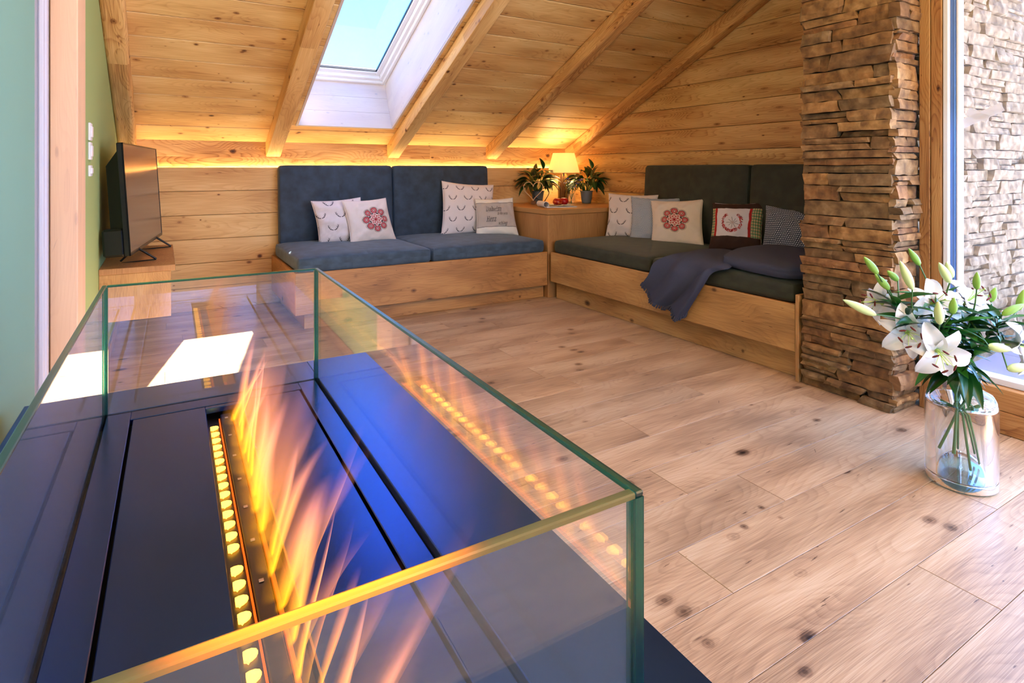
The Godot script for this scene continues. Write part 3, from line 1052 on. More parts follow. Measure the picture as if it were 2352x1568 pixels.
func build_window() -> void:
	rng.seed = 606
	var p := thing("window_post", "brown timber post between the stone pillar and the window", "post", Vector3(3.19, 0, -1.362), "", "structure")
	for k in 2:
		var q := MB.new()
		q.tint = Color(0.62, 0.5, 0.38)
		q.cbox(Vector3(0, 1.5, -0.026 + 0.05 * k), Vector3(0.1, 3.0, 0.048), 0.004, 1, 3.3, 0.9, Vector2(0.5, 0.2 + 0.4 * k))
		part("shaft_board", q, M.old_board, p)
	var w := thing("window_2", "tall fixed glass wall with a slim white frame above the timber sill", "window", Vector3.ZERO, "", "structure")
	var f := MB.new()
	f.cbox(Vector3(3.175, 1.5, -1.3), Vector3(0.07, 2.6, 0.022), 0.003)
	f.cbox(Vector3(3.19, 1.5, -1.262), Vector3(0.05, 2.6, 0.012), 0.003)
	part("frame_upright", f, M.white_frame, w)
	var gk := MB.new()
	gk.cbox(Vector3(3.185, 1.5, -1.279), Vector3(0.05, 2.6, 0.02), 0.002)
	var blue := mat("frame_blue", Color(0.35, 0.5, 0.75), 0.25, 0.3)
	part("frame_gasket", gk, blue, w)
	var r := MB.new()
	r.cbox(Vector3(3.19, 0.215, 0.95), Vector3(0.07, 0.03, 4.4), 0.003)
	r.cbox(Vector3(3.19, 2.6, 0.95), Vector3(0.07, 0.1, 5.4), 0.003)
	r.cbox(Vector3(3.19, 1.4, 3.2), Vector3(0.07, 2.4, 0.1), 0.003)
	part("frame_rail", r, M.white_frame, w)
	var g := MB.new()
	g.cbox(Vector3(3.19, 1.4, 0.97), Vector3(0.006, 2.36, 4.44), 0.0)
	part("pane", g, M.pane, w)
	for k in 2:
		var s := MB.new()
		s.tint = Color(0.7, 0.55, 0.42)
		s.cbox(Vector3(3.19, 0.05 + 0.1 * k, 1.36), Vector3(0.14, 0.098, 5.3), 0.004, 2, 5.6, 0.9, Vector2(0.5, 0.3 + 0.3 * k))
		part("sill_beam", s, M.old_board, w)
	var up := MB.new()
	up.cbox(Vector3(3.2, 3.4, 1.3), Vector3(0.16, 1.5, 5.5), 0.0)
	part("wall_above", up, M.plaster, w)
	# two strips of clear tape on the glass
	var tb := MB.new()
	tb.cbox(Vector3(0, 0, 0), Vector3(0.0012, 0.04, 0.2), 0.0, 0, 1, 1, Vector2.ZERO)
	solo("tape_strip", tb, M.tape, "long slanting strip of translucent tape on the window glass", "tape", Transform3D(Basis(Vector3(1, 0, 0), -0.42), Vector3(3.183, 1.385, -1.19)), "tape on the glass")
	var tb2 := MB.new()
	tb2.cbox(Vector3(0, 0, 0), Vector3(0.001, 0.035, 0.09), 0.0)
	solo("tape_strip", tb2, M.tape, "short strip of translucent tape crossing the longer one on the glass", "tape", Transform3D(Basis(Vector3(1, 0, 0), 0.5), Vector3(3.1815, 1.395, -1.19)), "tape on the glass")
	var t := thing("terrace", "pale sunlit stone terrace outside the window", "terrace", Vector3.ZERO, "", "structure")
	for i in 5:
		for j in 8:
			var q := MB.new()
			q.tint = Color(1, 1, 1)
			q.cbox(Vector3(3.7 + i * 0.8, 0.08, -1.1 + j * 0.8), Vector3(0.794, 0.04, 0.794), 0.003)
			part("paver", q, M.terrace, t)
	var gb := MB.new()
	gb.cbox(Vector3(9.5, 0.02, 1.0), Vector3(12.4, 0.07, 14.0), 0.0)
	part("ground_bed", gb, M.terrace, t)
	var ov := MB.new()  # unseen overhang, added to shade the glass from direct sun
	ov.cbox(Vector3(3.7, 2.85, 2.1), Vector3(0.9, 0.12, 6.6), 0.0)
	var oh := thing("eave", "timber eave added unseen outside to cut direct sun through the glass wall", "roof", Vector3.ZERO, "", "structure")
	part("eave_board", ov, M.spruce, oh)

# upholstered block: size along x,y,z, rounded, crowned on top
func upholstery(size: Vector3, r: float, crown: float, sd: int) -> MB:
	var mb := MB.new()
	var h := size * 0.5
	var f := FastNoiseLite.new()
	f.seed = sd; f.frequency = 2.2; f.fractal_octaves = 3
	var ax := func(hh: float) -> Array:
		var o := []
		for k in 5:
			var a := PI / 2 * k / 4
			o.append([-hh + r * (1 - sin(a)), cos(a)])
		o.reverse()
		var n := 12
		var out := []
		for e in o: out.append(e)
		for k in range(1, n): out.append([lerpf(-hh + r, hh - r, float(k) / n), 0.0])
		o.reverse()
		for e in o: out.append([-e[0], e[1]])
		return out
	# superellipsoid-like: take a cube-sphere grid per face and round it
	for face_ in 6:
		var a0 := face_ / 2
		var sg := 1.0 if face_ % 2 else -1.0
		var a1 := (a0 + 1) % 3; var a2 := (a0 + 2) % 3
		var nu := 14; var nv := 14
		var G := []; var UV := []
		for j in nv + 1:
			var row := []; var ur := []
			for i in nu + 1:
				var p := Vector3.ZERO
				var s1 := float(i) / nu * 2 - 1; var s2 := float(j) / nv * 2 - 1
				# denser towards the edges
				s1 = signf(s1) * (1 - pow(1 - absf(s1), 1.8)); s2 = signf(s2) * (1 - pow(1 - absf(s2), 1.8))
				p[a0] = sg * h[a0]; p[a1] = s1 * h[a1]; p[a2] = s2 * h[a2]
				var q := Vector3(clampf(p.x, -h.x + r, h.x - r), clampf(p.y, -h.y + r, h.y - r), clampf(p.z, -h.z + r, h.z - r))
				p = q + (p - q).normalized() * r
				var cx := 1 - pow(absf(p.x / h.x), 4.0); var cz := 1 - pow(absf(p.z / h.z), 4.0)
				if p.y > 0: p.y += crown * maxf(0, cx) * maxf(0, cz) + 0.004 * f.get_noise_2d(p.x, p.z)
				row.append(p)
				ur.append(Vector2(p[a1] * 1.1 + sd * 0.13, p[a2] * 1.1))
			G.append(row); UV.append(ur)
		mb.grid(G, sg < 0, 1, 1, 0, 0, UV)
	return mb

func seam(P: Array, rad: float) -> MB:
	var mb := MB.new()
	var R := []
	for p in P: R.append(rad)
	mb.tube(P, R, 6)
	return mb

func cushion(called: String, size: Vector3, r: float, crown: float, sd: int, m: Material, label: String, grp: String, at: Transform3D) -> void:
	var t := thing(called, label, "cushion", Vector3.ZERO, grp)
	t.transform = at
	part("upholstery", upholstery(size, r, crown, sd), m, t)
	var h := size * 0.5
	var y := h.y - r * 0.3
	var e := h - Vector3(r * 0.3, 0, r * 0.3)
	var c := 0.02
	part("piping", seam([V(-e.x, y, -e.z + c), V(-e.x, y, e.z - c), V(-e.x + c, y, e.z), V(e.x - c, y, e.z), V(e.x, y, e.z - c), V(e.x, y, -e.z + c), V(e.x - c, y, -e.z), V(-e.x + c, y, -e.z), V(-e.x, y, -e.z + c)], 0.0025), m, t)

func build_benches() -> void:
	rng.seed = 707
	var b := thing("bench", "built-in oak bench under the skylight along the back wall", "bench")
	var bx := func(nm: String, lo: Vector3, hi: Vector3, g: int, m: Material, tn := Color(1, 1, 1), par: Node3D = b, bev := 0.003) -> void:
		var mb := MB.new()
		mb.tint = tn
		var s := hi - lo
		mb.cbox((lo + hi) / 2 - par.position, s, bev, g, maxf(2.4, s[g] * 1.02), 1.2, Vector2(0.5, rng.randf()))
		part(nm, mb, m, par)
	var warm := Color(0.98, 0.84, 0.68)
	bx.call("front_panel", V(0.80, 0.115, -4.325), V(2.942, 0.412, -4.300), 0, M.oak_bench, warm)
	bx.call("side_panel", V(0.80, 0.115, -5.355), V(0.825, 0.412, -4.327), 2, M.oak_bench, warm)
	bx.call("plinth", V(0.87, 0.0, -5.35), V(2.94, 0.115, -4.36), 0, M.oak_bench, warm)
	bx.call("seat_board", V(0.827, 0.38, -5.35), V(2.94, 0.405, -4.33), 0, M.oak_plain, warm)
	var c := thing("bench", "built-in oak bench running along the right wall to the stone pillar", "bench")
	var pale := Color(1.18, 1.1, 0.98)  # raised tint stands in for light on this bench front
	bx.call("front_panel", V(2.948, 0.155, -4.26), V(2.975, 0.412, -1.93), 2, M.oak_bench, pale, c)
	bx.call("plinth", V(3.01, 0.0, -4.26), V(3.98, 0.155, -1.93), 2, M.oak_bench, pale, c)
	bx.call("seat_board", V(2.976, 0.38, -4.26), V(3.99, 0.405, -1.93), 2, M.oak_plain, warm, c)
	bx.call("end_panel", V(2.94, 0.0, -1.925), V(3.16, 0.47, -1.905), 1, M.oak_plain, Color(1.05, 0.98, 0.9), c)
	var st := "seat cushions of the benches"
	var bt := "backrest cushions of the benches"
	cushion("seat_cushion", V(1.02, 0.115, 0.99), 0.035, 0.022, 1, M.velvet_seat, "velvet seat cushion tinted blue for skylight at the left end of the back bench", st, Transform3D(Basis.IDENTITY, V(1.325, 0.463, -4.80)))
	cushion("seat_cushion", V(1.08, 0.115, 0.99), 0.035, 0.022, 2, M.velvet_seat, "velvet seat cushion tinted blue for skylight of the back bench beside the corner cabinet", st, Transform3D(Basis.IDENTITY, V(2.382, 0.463, -4.80)))
	var tilt := Basis(Vector3(1, 0, 0), -0.06)
	var up := Basis(Vector3(1, 0, 0), Vector3(0, 0, 1), Vector3(0, -1, 0))
	cushion("backrest_cushion", V(1.0, 0.1, 0.68), 0.03, 0.012, 3, M.velvet_back, "tall velvet backrest cushion tinted blue for skylight at the left of the back bench", bt, Transform3D(tilt * up, V(1.343, 0.842, -5.285)))
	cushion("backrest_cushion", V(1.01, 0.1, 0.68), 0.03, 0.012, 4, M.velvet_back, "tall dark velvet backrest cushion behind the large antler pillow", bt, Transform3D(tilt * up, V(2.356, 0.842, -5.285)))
	var ry := Basis(Vector3(0, 1, 0), -PI / 2)
	var gr := "velvet_green"
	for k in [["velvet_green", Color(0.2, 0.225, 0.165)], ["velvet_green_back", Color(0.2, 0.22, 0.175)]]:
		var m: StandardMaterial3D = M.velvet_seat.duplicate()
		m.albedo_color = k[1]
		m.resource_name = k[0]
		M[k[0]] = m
	cushion("seat_cushion", V(1.2, 0.115, 0.98), 0.035, 0.022, 5, M.velvet_green, "dark green velvet seat cushion of the right bench beside the corner cabinet", st, Transform3D(ry, V(3.468, 0.463, -3.665)))
	cushion("seat_cushion", V(1.1, 0.115, 0.98), 0.035, 0.022, 6, M.velvet_green, "dark green velvet seat cushion under the throw beside the stone pillar", st, Transform3D(ry, V(3.468, 0.463, -2.505)))
	var tr := Basis(Vector3(0, 0, 1), -0.07)
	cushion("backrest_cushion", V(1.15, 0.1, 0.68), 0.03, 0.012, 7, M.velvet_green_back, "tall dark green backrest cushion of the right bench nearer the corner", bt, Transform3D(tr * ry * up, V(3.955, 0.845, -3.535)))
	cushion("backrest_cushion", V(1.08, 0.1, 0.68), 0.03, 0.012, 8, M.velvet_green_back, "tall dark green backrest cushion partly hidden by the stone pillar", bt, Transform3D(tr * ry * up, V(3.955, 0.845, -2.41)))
	# corner cabinet
	var k := thing("corner_cabinet", "oak corner cabinet between the two benches", "cabinet")
	bx.call("body", V(2.952, 0.0, -5.355), V(4.055, 0.738, -4.305), 1, M.oak_plain, Color(1.02, 0.93, 0.82), k)
	bx.call("top", V(2.944, 0.74, -5.356), V(4.056, 0.785, -4.297), 0, M.oak_plain, Color(1.05, 0.95, 0.82), k)

func build_tv() -> void:
	rng.seed = 808
	var s := thing("tv_stand", "floating oak stand under the television on the green wall", "tv stand")
	for q in [["body", V(-0.289, 0.336, -4.72), V(0.04, 0.588, -3.75), 1], ["top", V(-0.289, 0.589, -4.741), V(0.06, 0.621, -3.739), 2]]:
		var mb := MB.new()
		var sz: Vector3 = q[2] - q[1]
		mb.tint = Color(1.08, 1.0, 0.86) if q[0] == "body" else Color(0.92, 0.84, 0.76)
		mb.cbox((q[1] + q[2]) / 2, sz, 0.002, q[3], 1.0, 1.0, Vector2(0.4, 0.3))
		part(q[0], mb, M.oak_plain, s)
	# television: built upright facing +z, then turned towards the room
	var t := thing("television", "black flat television turned off, leaning back on its thin feet", "television", V(-0.076, 0.621, -4.245))
	var bs := Basis(Vector3(0, 1, 0), PI / 2 - 0.132) * Basis(Vector3(1, 0, 0), -0.062)
	t.basis = bs
	var w := 1.085; var y0 := 0.066; var h := 0.605
	var bz := MB.new()
	bz.cbox(V(0, y0 + h / 2, -0.012), V(w, h, 0.026), 0.004)
	part("housing", bz, M.black_plastic, t)
	var rim := MB.new()
	rim.cbox(V(0, y0 + 0.009, 0.002), V(w, 0.018, 0.008), 0.001)
	rim.cbox(V(0, y0 + h - 0.004, 0.002), V(w, 0.008, 0.008), 0.001)
	rim.cbox(V(-w / 2 + 0.004, y0 + h / 2, 0.002), V(0.008, h, 0.008), 0.001)
	rim.cbox(V(w / 2 - 0.004, y0 + h / 2, 0.002), V(0.008, h, 0.008), 0.001)
	part("bezel", rim, M.bezel, t)
	var sc := MB.new()
	sc.cbox(V(0, y0 + h / 2 + 0.005, 0.002), V(w - 0.016, h - 0.024, 0.004), 0.0)
	part("screen", sc, M.screen, t)
	var bk := MB.new()
	# wedge shaped back
	var P := [V(-w / 2 + 0.01, y0, -0.02), V(-w / 2 + 0.01, y0 + h * 0.94, -0.02), V(-w / 2 + 0.04, y0 + h * 0.80, -0.085), V(-w / 2 + 0.04, y0 + 0.01, -0.085)]
	var Q := []
	for p in P: Q.append(V(-p.x, p.y, p.z))
	for i in 4:
		var j := (i + 1) % 4
		bk.quad(P[i], P[j], Q[j], Q[i], (P[i] + P[j]) * 0.5 * V(0, 1, 1) - V(0, y0 + h / 2, -0.05))
	bk.quad(P[0], P[1], P[2], P[3], V(-1, 0, 0)); bk.quad(Q[0], Q[1], Q[2], Q[3], V(1, 0, 0))
	part("back_cover", bk, M.black_plastic, t)
	var spk := MB.new()
	spk.cbox(V(-w / 2 + 0.045, y0 + 0.075, -0.07), V(0.09, 0.15, 0.1), 0.012)
	part("connection_box", spk, M.black_plastic, t)
	for sx in [-0.3, 0.3]:
		var f := MB.new()
		f.tube([V(sx, y0 + 0.02, -0.01), V(sx, 0.006, 0.085)], [0.007, 0.006], 6)
		f.tube([V(sx, y0 + 0.02, -0.01), V(sx, 0.014, -0.09)], [0.007, 0.006], 6)
		f.cbox(V(sx, 0.004, 0.0), V(0.012, 0.006, 0.17), 0.001)
		part("foot", f, M.black_plastic, t)

func leaf_mesh(L: float, W: float, droop: float, curl := 0.15, n := 8) -> MB:
	# along +z from the origin, lifting then drooping; upper side +y
	var G := []
	for j in n + 1:
		var t := float(j) / n
		var w := W * 0.5 * pow(sin(PI * pow(t, 0.75)), 0.85) + 0.0006
		if j == n: w = 0.0004
		var y := droop * L * (0.5 * t - 1.3 * t * t)
		var row := []
		for i in 5:
			var s := i / 2.0 - 1
			row.append(V(s * w, y + absf(s) * w * curl * 2 - 0.0, t * L * (1 - 0.12 * absf(droop))))
		G.append(row)
	var mb := MB.new()
	mb.grid(G, true)
	# the underside, a little lower
	var H := []
	for r in G:
		var rr := []
		for p in r: rr.append(p - V(0, 0.0008, 0))
		H.append(rr)
	mb.grid(H, false)
	return mb

func aim(dir: Vector3, roll := 0.0) -> Basis:
	var z := dir.normalized()
	var x := Vector3.UP.cross(z)
	if x.length() < 0.01: x = Vector3.RIGHT
	x = x.normalized()
	return Basis(x, z.cross(x), z) * Basis(Vector3(0, 0, 1), roll)

func ball(mb: MB, c: Vector3, r: Vector3, k := 10) -> void:
	var G := []
	for j in k + 1:
		var th := PI * j / k
		var row := []
		for i in k * 2 + 1:
			var ph := TAU * (i % (k * 2)) / (k * 2)
			row.append(c + V(sin(th) * cos(ph) * r.x, -cos(th) * r.y, sin(th) * sin(ph) * r.z))
		G.append(row)
	mb.grid(G)

func potted(at: Vector3, sd: int, label: String, k := 1.0) -> void:
	var r := RandomNumberGenerator.new()
	r.seed = sd
	var t := thing("potted_plant", label, "plant", at, "potted plants on the corner cabinet")
	var p := MB.new()
	p.lathe([Vector2(0.001, 0.0), Vector2(0.046, 0.0), Vector2(0.05, 0.01), Vector2(0.066, 0.125), Vector2(0.071, 0.128), Vector2(0.071, 0.134), Vector2(0.063, 0.134), Vector2(0.06, 0.11), Vector2(0.001, 0.11)], 24)
	part("pot", p, M.zinc if sd == 2 else M.tin, t)
	var so := MB.new()
	so.lathe([Vector2(0.0605, 0.112), Vector2(0.001, 0.118)], 16)
	part("soil", so, M.soil, t)
	for i in 56:
		var a := i * 2.4 + r.randf_range(-0.3, 0.3)
		var out := r.randf_range(0.25, 1.0)
		var hgt := (0.26 - 0.15 * out) * r.randf_range(0.6, 1.05) * k
		if i == 3: hgt = 0.25; out = 0.1
		var rd := (0.03 + 0.085 * out) * k
		var b0 := V(cos(a) * 0.02, 0.115, sin(a) * 0.02)
		var b1 := b0 + V(cos(a) * rd, hgt, sin(a) * rd)
		var stalk := MB.new()
		stalk.tube([b0, b0.lerp(b1, 0.5) + V(0, 0.02, 0), b1], [0.0022, 0.002, 0.0016], 5)
		var sp := part("stalk", stalk, M.stem_green, t)
		var dir := V(cos(a), 0.9 - out * 1.3, sin(a))
		var reach := at + b1 + dir.normalized() * 0.17
		if reach.x > 4.04 or reach.z < -5.33:   # leaves bend away from the walls
			dir.x = minf(dir.x, (4.04 - at.x - b1.x) * 3.0)
			dir.z = maxf(dir.z, (-5.33 - at.z - b1.z) * 3.0)
			dir.y += 0.5
		if i == 3: dir = V(-0.3, 1.2, 0.2)
		var lf := leaf_mesh(r.randf_range(0.11, 0.17) * k, r.randf_range(0.045, 0.068) * k, 0.35 + 0.3 * out)
		part("leaf", lf, M.leaf_dark if i % 3 else M.leaf, t, Transform3D(aim(dir, r.randf_range(-0.5, 0.5)), b1))

func build_corner() -> void:
	var y := 0.785
	# lamp
	rng.seed = 909
	var la := V(3.70, y, -5.10)
	var t := thing("table_lamp", "lit table lamp with a cream cone shade and a base of upright twigs", "lamp", la)
	var sh := MB.new()
	sh.lathe([Vector2(0.172, 0.325), Vector2(0.116, 0.535), Vector2(0.114, 0.535), Vector2(0.170, 0.325), Vector2(0.172, 0.325)], 40)
	part("shade", sh, M.shade_cloth, t)
	var bs := MB.new()
	bs.lathe([Vector2(0.001, 0.0), Vector2(0.075, 0.0), Vector2(0.075, 0.014), Vector2(0.06, 0.018), Vector2(0.001, 0.018)], 24)
	part("base", bs, M.twig, t)
	for k in 11:
		var a := TAU * k / 11 + rng.randf_range(-0.2, 0.2)
		var rr := rng.randf_range(0.025, 0.055)
		var q := MB.new()
		var top := rng.randf_range(0.27, 0.325)
		q.tube([V(cos(a) * rr, 0.016, sin(a) * rr), V(cos(a) * rr + rng.randf_range(-0.006, 0.006), top * 0.5, sin(a) * rr), V(cos(a) * rr * 0.95, top, sin(a) * rr * 0.95)], [0.009, 0.0085, 0.0075], 7)
		part("twig", q, M.twig if k % 3 else M.twig_yellow, t)
	var rod := MB.new()
	rod.tube([V(0, 0.016, 0), V(0, 0.40, 0)], [0.006, 0.006], 8)
	part("rod", rod, M.bezel, t)
	var bu := MB.new()
	ball(bu, V(0, 0.43, 0), V(0.028, 0.035, 0.028), 8)
	part("bulb", bu, M.bulb_glow, t)
	var l := OmniLight3D.new()
	l.name = "lamp_light"
	l.light_color = Color(1.0, 0.86, 0.64)
	l.light_energy = 0.3
	l.light_size = 0.025
	l.omni_range = 10.0; l.omni_attenuation = 2.0
	l.shadow_enabled = true
	l.position = V(0, 0.43, 0)
	t.add_child(l)
	potted(V(3.40, y, -5.15), 1, "bushy dark green plant in a grey pot behind the wooden heart", 1.0)
	potted(V(3.875, y, -4.93), 2, "dark green leafy plant in a zinc pot beside the antler pillow", 0.98)
	# two wire hearts
	for q in [["heart_ornament", M.pale_wood, "pale bent wood heart standing at the left of the cabinet top", V(3.245, y, -5.00), 0.105, 0.0, 0.0045], ["heart_ornament", M.black_wire, "dark wire heart leaning behind the pale wooden heart", V(3.42, y, -5.06), 0.085, 0.25, 0.004]]:
		var P := []; var R := []
		for i in 41:
			var a := PI + TAU * i / 40.0
			var x := 16 * pow(sin(a), 3)
			var yy := 13 * cos(a) - 5 * cos(2 * a) - 2 * cos(3 * a) - cos(4 * a)
			var k: float = q[4] / 17.0
			P.append(V(x * k, (yy + 17) * k * 1.08, 0)); R.append(q[6])
		var mb := MB.new()
		mb.tube(P, R, 7)
		var lift := 0.035 if q[5] == 0.0 else 0.0
		var o := thing(q[0], q[2], "heart ornament", q[3] + V(0, 0.004, 0), "hearts on the corner cabinet")
		o.basis = Basis(Vector3(0, 1, 0), -0.5) * Basis(Vector3(0, 0, 1), q[5])
		part("wire", mb, q[1], o, Transform3D(Basis.IDENTITY, V(0, lift, 0)))
		if lift > 0:
			var f := MB.new()
			f.cbox(V(0, 0.018, 0), V(0.05, 0.036, 0.035), 0.004)
			part("foot", f, M.twig, o)
	# magazine with a rolled leaf
	var mg := thing("magazine", "open glossy magazine with one page rolled up at the cabinet corner", "magazine", V(3.14, y, -4.62))
	mg.rotation.y = -0.25
	var pg := MB.new()
	var G := []
	for j in 9:
		var tt := j / 8.0
		var row := []
		for i in 3: row.append(V(-0.02 + tt * 0.30, 0.006 + 0.008 * sin(tt * PI) + 0.003, (i - 1) * 0.1))
		G.append(row)
	pg.grid(G, true)
	var G2 := []
	for r in G:
		var rr := []
		for p in r: rr.append(V(p.x, 0.001, p.z))
		G2.append(rr)
	pg.grid(G2, false)
	pg.quad(G[0][0], G[0][2], G2[0][2], G2[0][0], V(-1, 0, 0)); pg.quad(G[8][0], G[8][2], G2[8][2], G2[8][0], V(1, 0, 0))
	pg.quad(G[0][2], G[8][2], G2[8][2], G2[0][2], V(0, 0, 1)); pg.quad(G[0][0], G[8][0], G2[8][0], G2[0][0], V(0, 0, -1))
	part("pages", pg, M.paper, mg)
	var ph := MB.new()
	ph.quad(V(0.04, 0.0185, -0.085), V(0.2, 0.0185, -0.085), V(0.2, 0.0185, 0.06), V(0.04, 0.0185, 0.06), V(0, 1, 0))
	part("printed_picture", ph, M.print_dark, mg)
	var ro := MB.new()
	var H := []
	for j in 2:
		var row := []
		for i in 25:
			var a := TAU * i / 24.0 * 1.05
			row.append(V(-0.03 + cos(a) * 0.028, 0.031 + sin(a) * 0.028, -0.1 + 0.2 * j))
		H.append(row)
	ro.grid(H)
	var H2 := []
	for r in H:
		var rr := []
		for p in r: rr.append(p + (V(-0.03, 0.031, p.z) - p) * 0.12)
		H2.append(rr)
	ro.grid(H2, true)
	for j in 2:
		for i in 24: ro.quad(H[j][i], H[j][i + 1], H2[j][i + 1], H2[j][i], V(0, 0, -1 if j == 0 else 1))
	part("rolled_page", ro, M.paper, mg)
	# plate and apples
	var pl := thing("plate", "small white plate holding two red apples", "plate", V(3.37, y + 0.0005, -4.70))
	var pm := MB.new()
	pm.lathe([Vector2(0.001, 0.0), Vector2(0.06, 0.0), Vector2(0.105, 0.014), Vector2(0.107, 0.016), Vector2(0.104, 0.0175), Vector2(0.06, 0.005), Vector2(0.001, 0.005)], 36)
	part("dish", pm, M.china, pl)
	for k in 2:
		var ap := thing("apple", ["yellow streaked red apple at the left of the plate", "deep red apple at the right of the plate"][k], "apple", V([3.32, 3.425][k], y + 0.0055, [-4.68, -4.715][k]), "apples on the plate")
		var am := MB.new()
		var pr := []
		for i in 17:
			var th := PI * i / 16
			var rad := 0.046 * sin(th) * (1 + 0.08 * cos(th))
			var yy := 0.04 - 0.04 * cos(th) - 0.012 * exp(-pow(th - PI, 2) * 5) + 0.004 * exp(-th * th * 6)
			pr.append(Vector2(maxf(rad, 0.0004), yy))
		am.lathe(pr, 24)
		part("flesh", am, M.apple if k == 0 else M.apple_red, ap)
		var sm := MB.new()
		sm.tube([V(0, 0.066, 0), V(0.004, 0.084, 0.002)], [0.0016, 0.0013], 5)
		part("stem", sm, M.twig, ap)
	# glass with a wild flower bunch
	var gl := thing("drinking_glass", "clear tumbler with a bunch of wild herbs before the lamp", "glass", V(3.60, y + 0.0005, -4.83))
	var gm := MB.new()
	gm.lathe([Vector2(0.001, 0.0), Vector2(0.034, 0.0), Vector2(0.037, 0.11), Vector2(0.0355, 0.11), Vector2(0.033, 0.006), Vector2(0.001, 0.006)], 28)
	part("tumbler", gm, M.pane, gl)
	var r := RandomNumberGenerator.new()
	r.seed = 4
	for k in 13:
		var a := r.randf() * TAU
		var lean := r.randf_range(0.01, 0.1)
		var hh := r.randf_range(0.15, 0.27)
		var b0 := V(3.60 + cos(a + 3) * 0.015, y + 0.009, -4.83 + sin(a + 3) * 0.015)
		var b1 := V(3.60 + cos(a) * 0.025, y + 0.11, -4.83 + sin(a) * 0.025)
		var b2 := V(3.60 + cos(a) * (0.03 + lean), y + hh, -4.83 + sin(a) * (0.03 + lean))
		var kind := k % 3
		var h := thing("herb_sprig", ["slender green leafy sprig among the wild bunch in the tumbler", "sprig topped by a pale flower head in the tumbler", "sprig with small violet blossoms in the tumbler"][kind], "flower", Vector3.ZERO, ["leafy sprigs in the tumbler", "pale headed sprigs in the tumbler", "violet sprigs in the tumbler"][kind])
		var sm := MB.new()
		sm.tube([b0, b1, b2], [0.0014, 0.0013, 0.001], 5)
		part("stem", sm, M.stem_green, h)
		for i in 9:
			var f := 0.25 + 0.08 * i
			var p := b1.lerp(b2, f)
			var lm := leaf_mesh(r.randf_range(0.018, 0.034), 0.012, 0.3, 0.1, 4)
			part("leaf", lm, M.leaf_bright if i % 2 else M.leaf, h, Transform3D(aim(V(cos(i * 2.4 + k), 0.5, sin(i * 2.4 + k))), p))
		if kind > 0:
			for i in 7:
				var bm := MB.new()
				var aa := i * TAU / 7
				ball(bm, b2 + V(cos(aa) * 0.012, 0.004 * (i % 2), sin(aa) * 0.012), V(0.006, 0.005, 0.006), 5)
				part("blossom", bm, M.umbel if kind == 1 else M.violet, h)

# ------------------------------------------------------------------ pillows
func pillow_point(c: Array, u: float, v: float, side: float, T: float, wr: FastNoiseLite) -> Vector3:
	# pinch the sides between the corners
	var pu := u * (1 - 0.075 * (1 - v * v) * absf(u))
	var pv := v * (1 - 0.075 * (1 - u * u) * absf(v))
	var a: Vector3 = (c[0] as Vector3).lerp(c[1], pu * 0.5 + 0.5)
	var b: Vector3 = (c[3] as Vector3).lerp(c[2], pu * 0.5 + 0.5)
	var p := b.lerp(a, pv * 0.5 + 0.5)
	var n: Vector3 = (c[1] - c[0]).cross(c[0] - c[3]).normalized()
	var th := T * pow(maxf(0, 1 - u * u), 0.42) * pow(maxf(0, 1 - v * v), 0.42)
	th += wr.get_noise_2d(u * 1.6, v * 1.6) * 0.02 * (1 - u * u * u * u) * (1 - v * v * v * v) * (1.0 + 0.8 * (u * u + v * v) * 0.5)
	return p + n * (side * th * (1.0 if side > 0 else 0.7) + 0.0)

func pillow(label: String, m: Material, c: Array, T: float, sd: int, backm: Material = null, uvr := Rect2(0, 0, 1, 1)) -> Node3D:
	var t := thing("pillow", label, "pillow", (c[2] + c[3]) * 0.5, "throw pillows on the benches")
	var o := t.position
	var wr := FastNoiseLite.new()
	wr.seed = sd; wr.frequency = 1.3; wr.fractal_octaves = 3
	for side in [1.0, -1.0]:
		var G := []
		var UV := []
		for j in 25:
			var row := []; var ur := []
			for i in 25:
				var u := sin((i / 24.0 - 0.5) * PI * 0.96) / sin(0.48 * PI)
				var v := sin((j / 24.0 - 0.5) * PI * 0.96) / sin(0.48 * PI)
				row.append(pillow_point(c, u, v, side, T, wr) - o)
				ur.append(uvr.position + uvr.size * Vector2(u * 0.5 + 0.5, 0.5 - v * 0.5))
			G.append(row); UV.append(ur)
		var mb := MB.new()
		mb.grid(G, side < 0, 1, 1, 0, 0, UV)
		part("front_cover" if side > 0 else "back_cover", mb, m if side > 0 or backm == null else backm, t)
	# sewn edge
	var P := []; var R := []
	for k in 4:
		var q := [[-1, -1, 1, -1], [1, -1, 1, 1], [1, 1, -1, 1], [-1, 1, -1, -1]][k] as Array
		for i in 10:
			P.append(pillow_point(c, lerpf(q[0], q[2], i / 10.0), lerpf(q[1], q[3], i / 10.0), 1.0, 0.0, wr) - o)
			R.append(0.003)
	P.append(P[0]); R.append(0.003)
	var e := MB.new()
	e.tube(P, R, 6)
	part("seam", e, m if backm == null else backm, t)
	return t

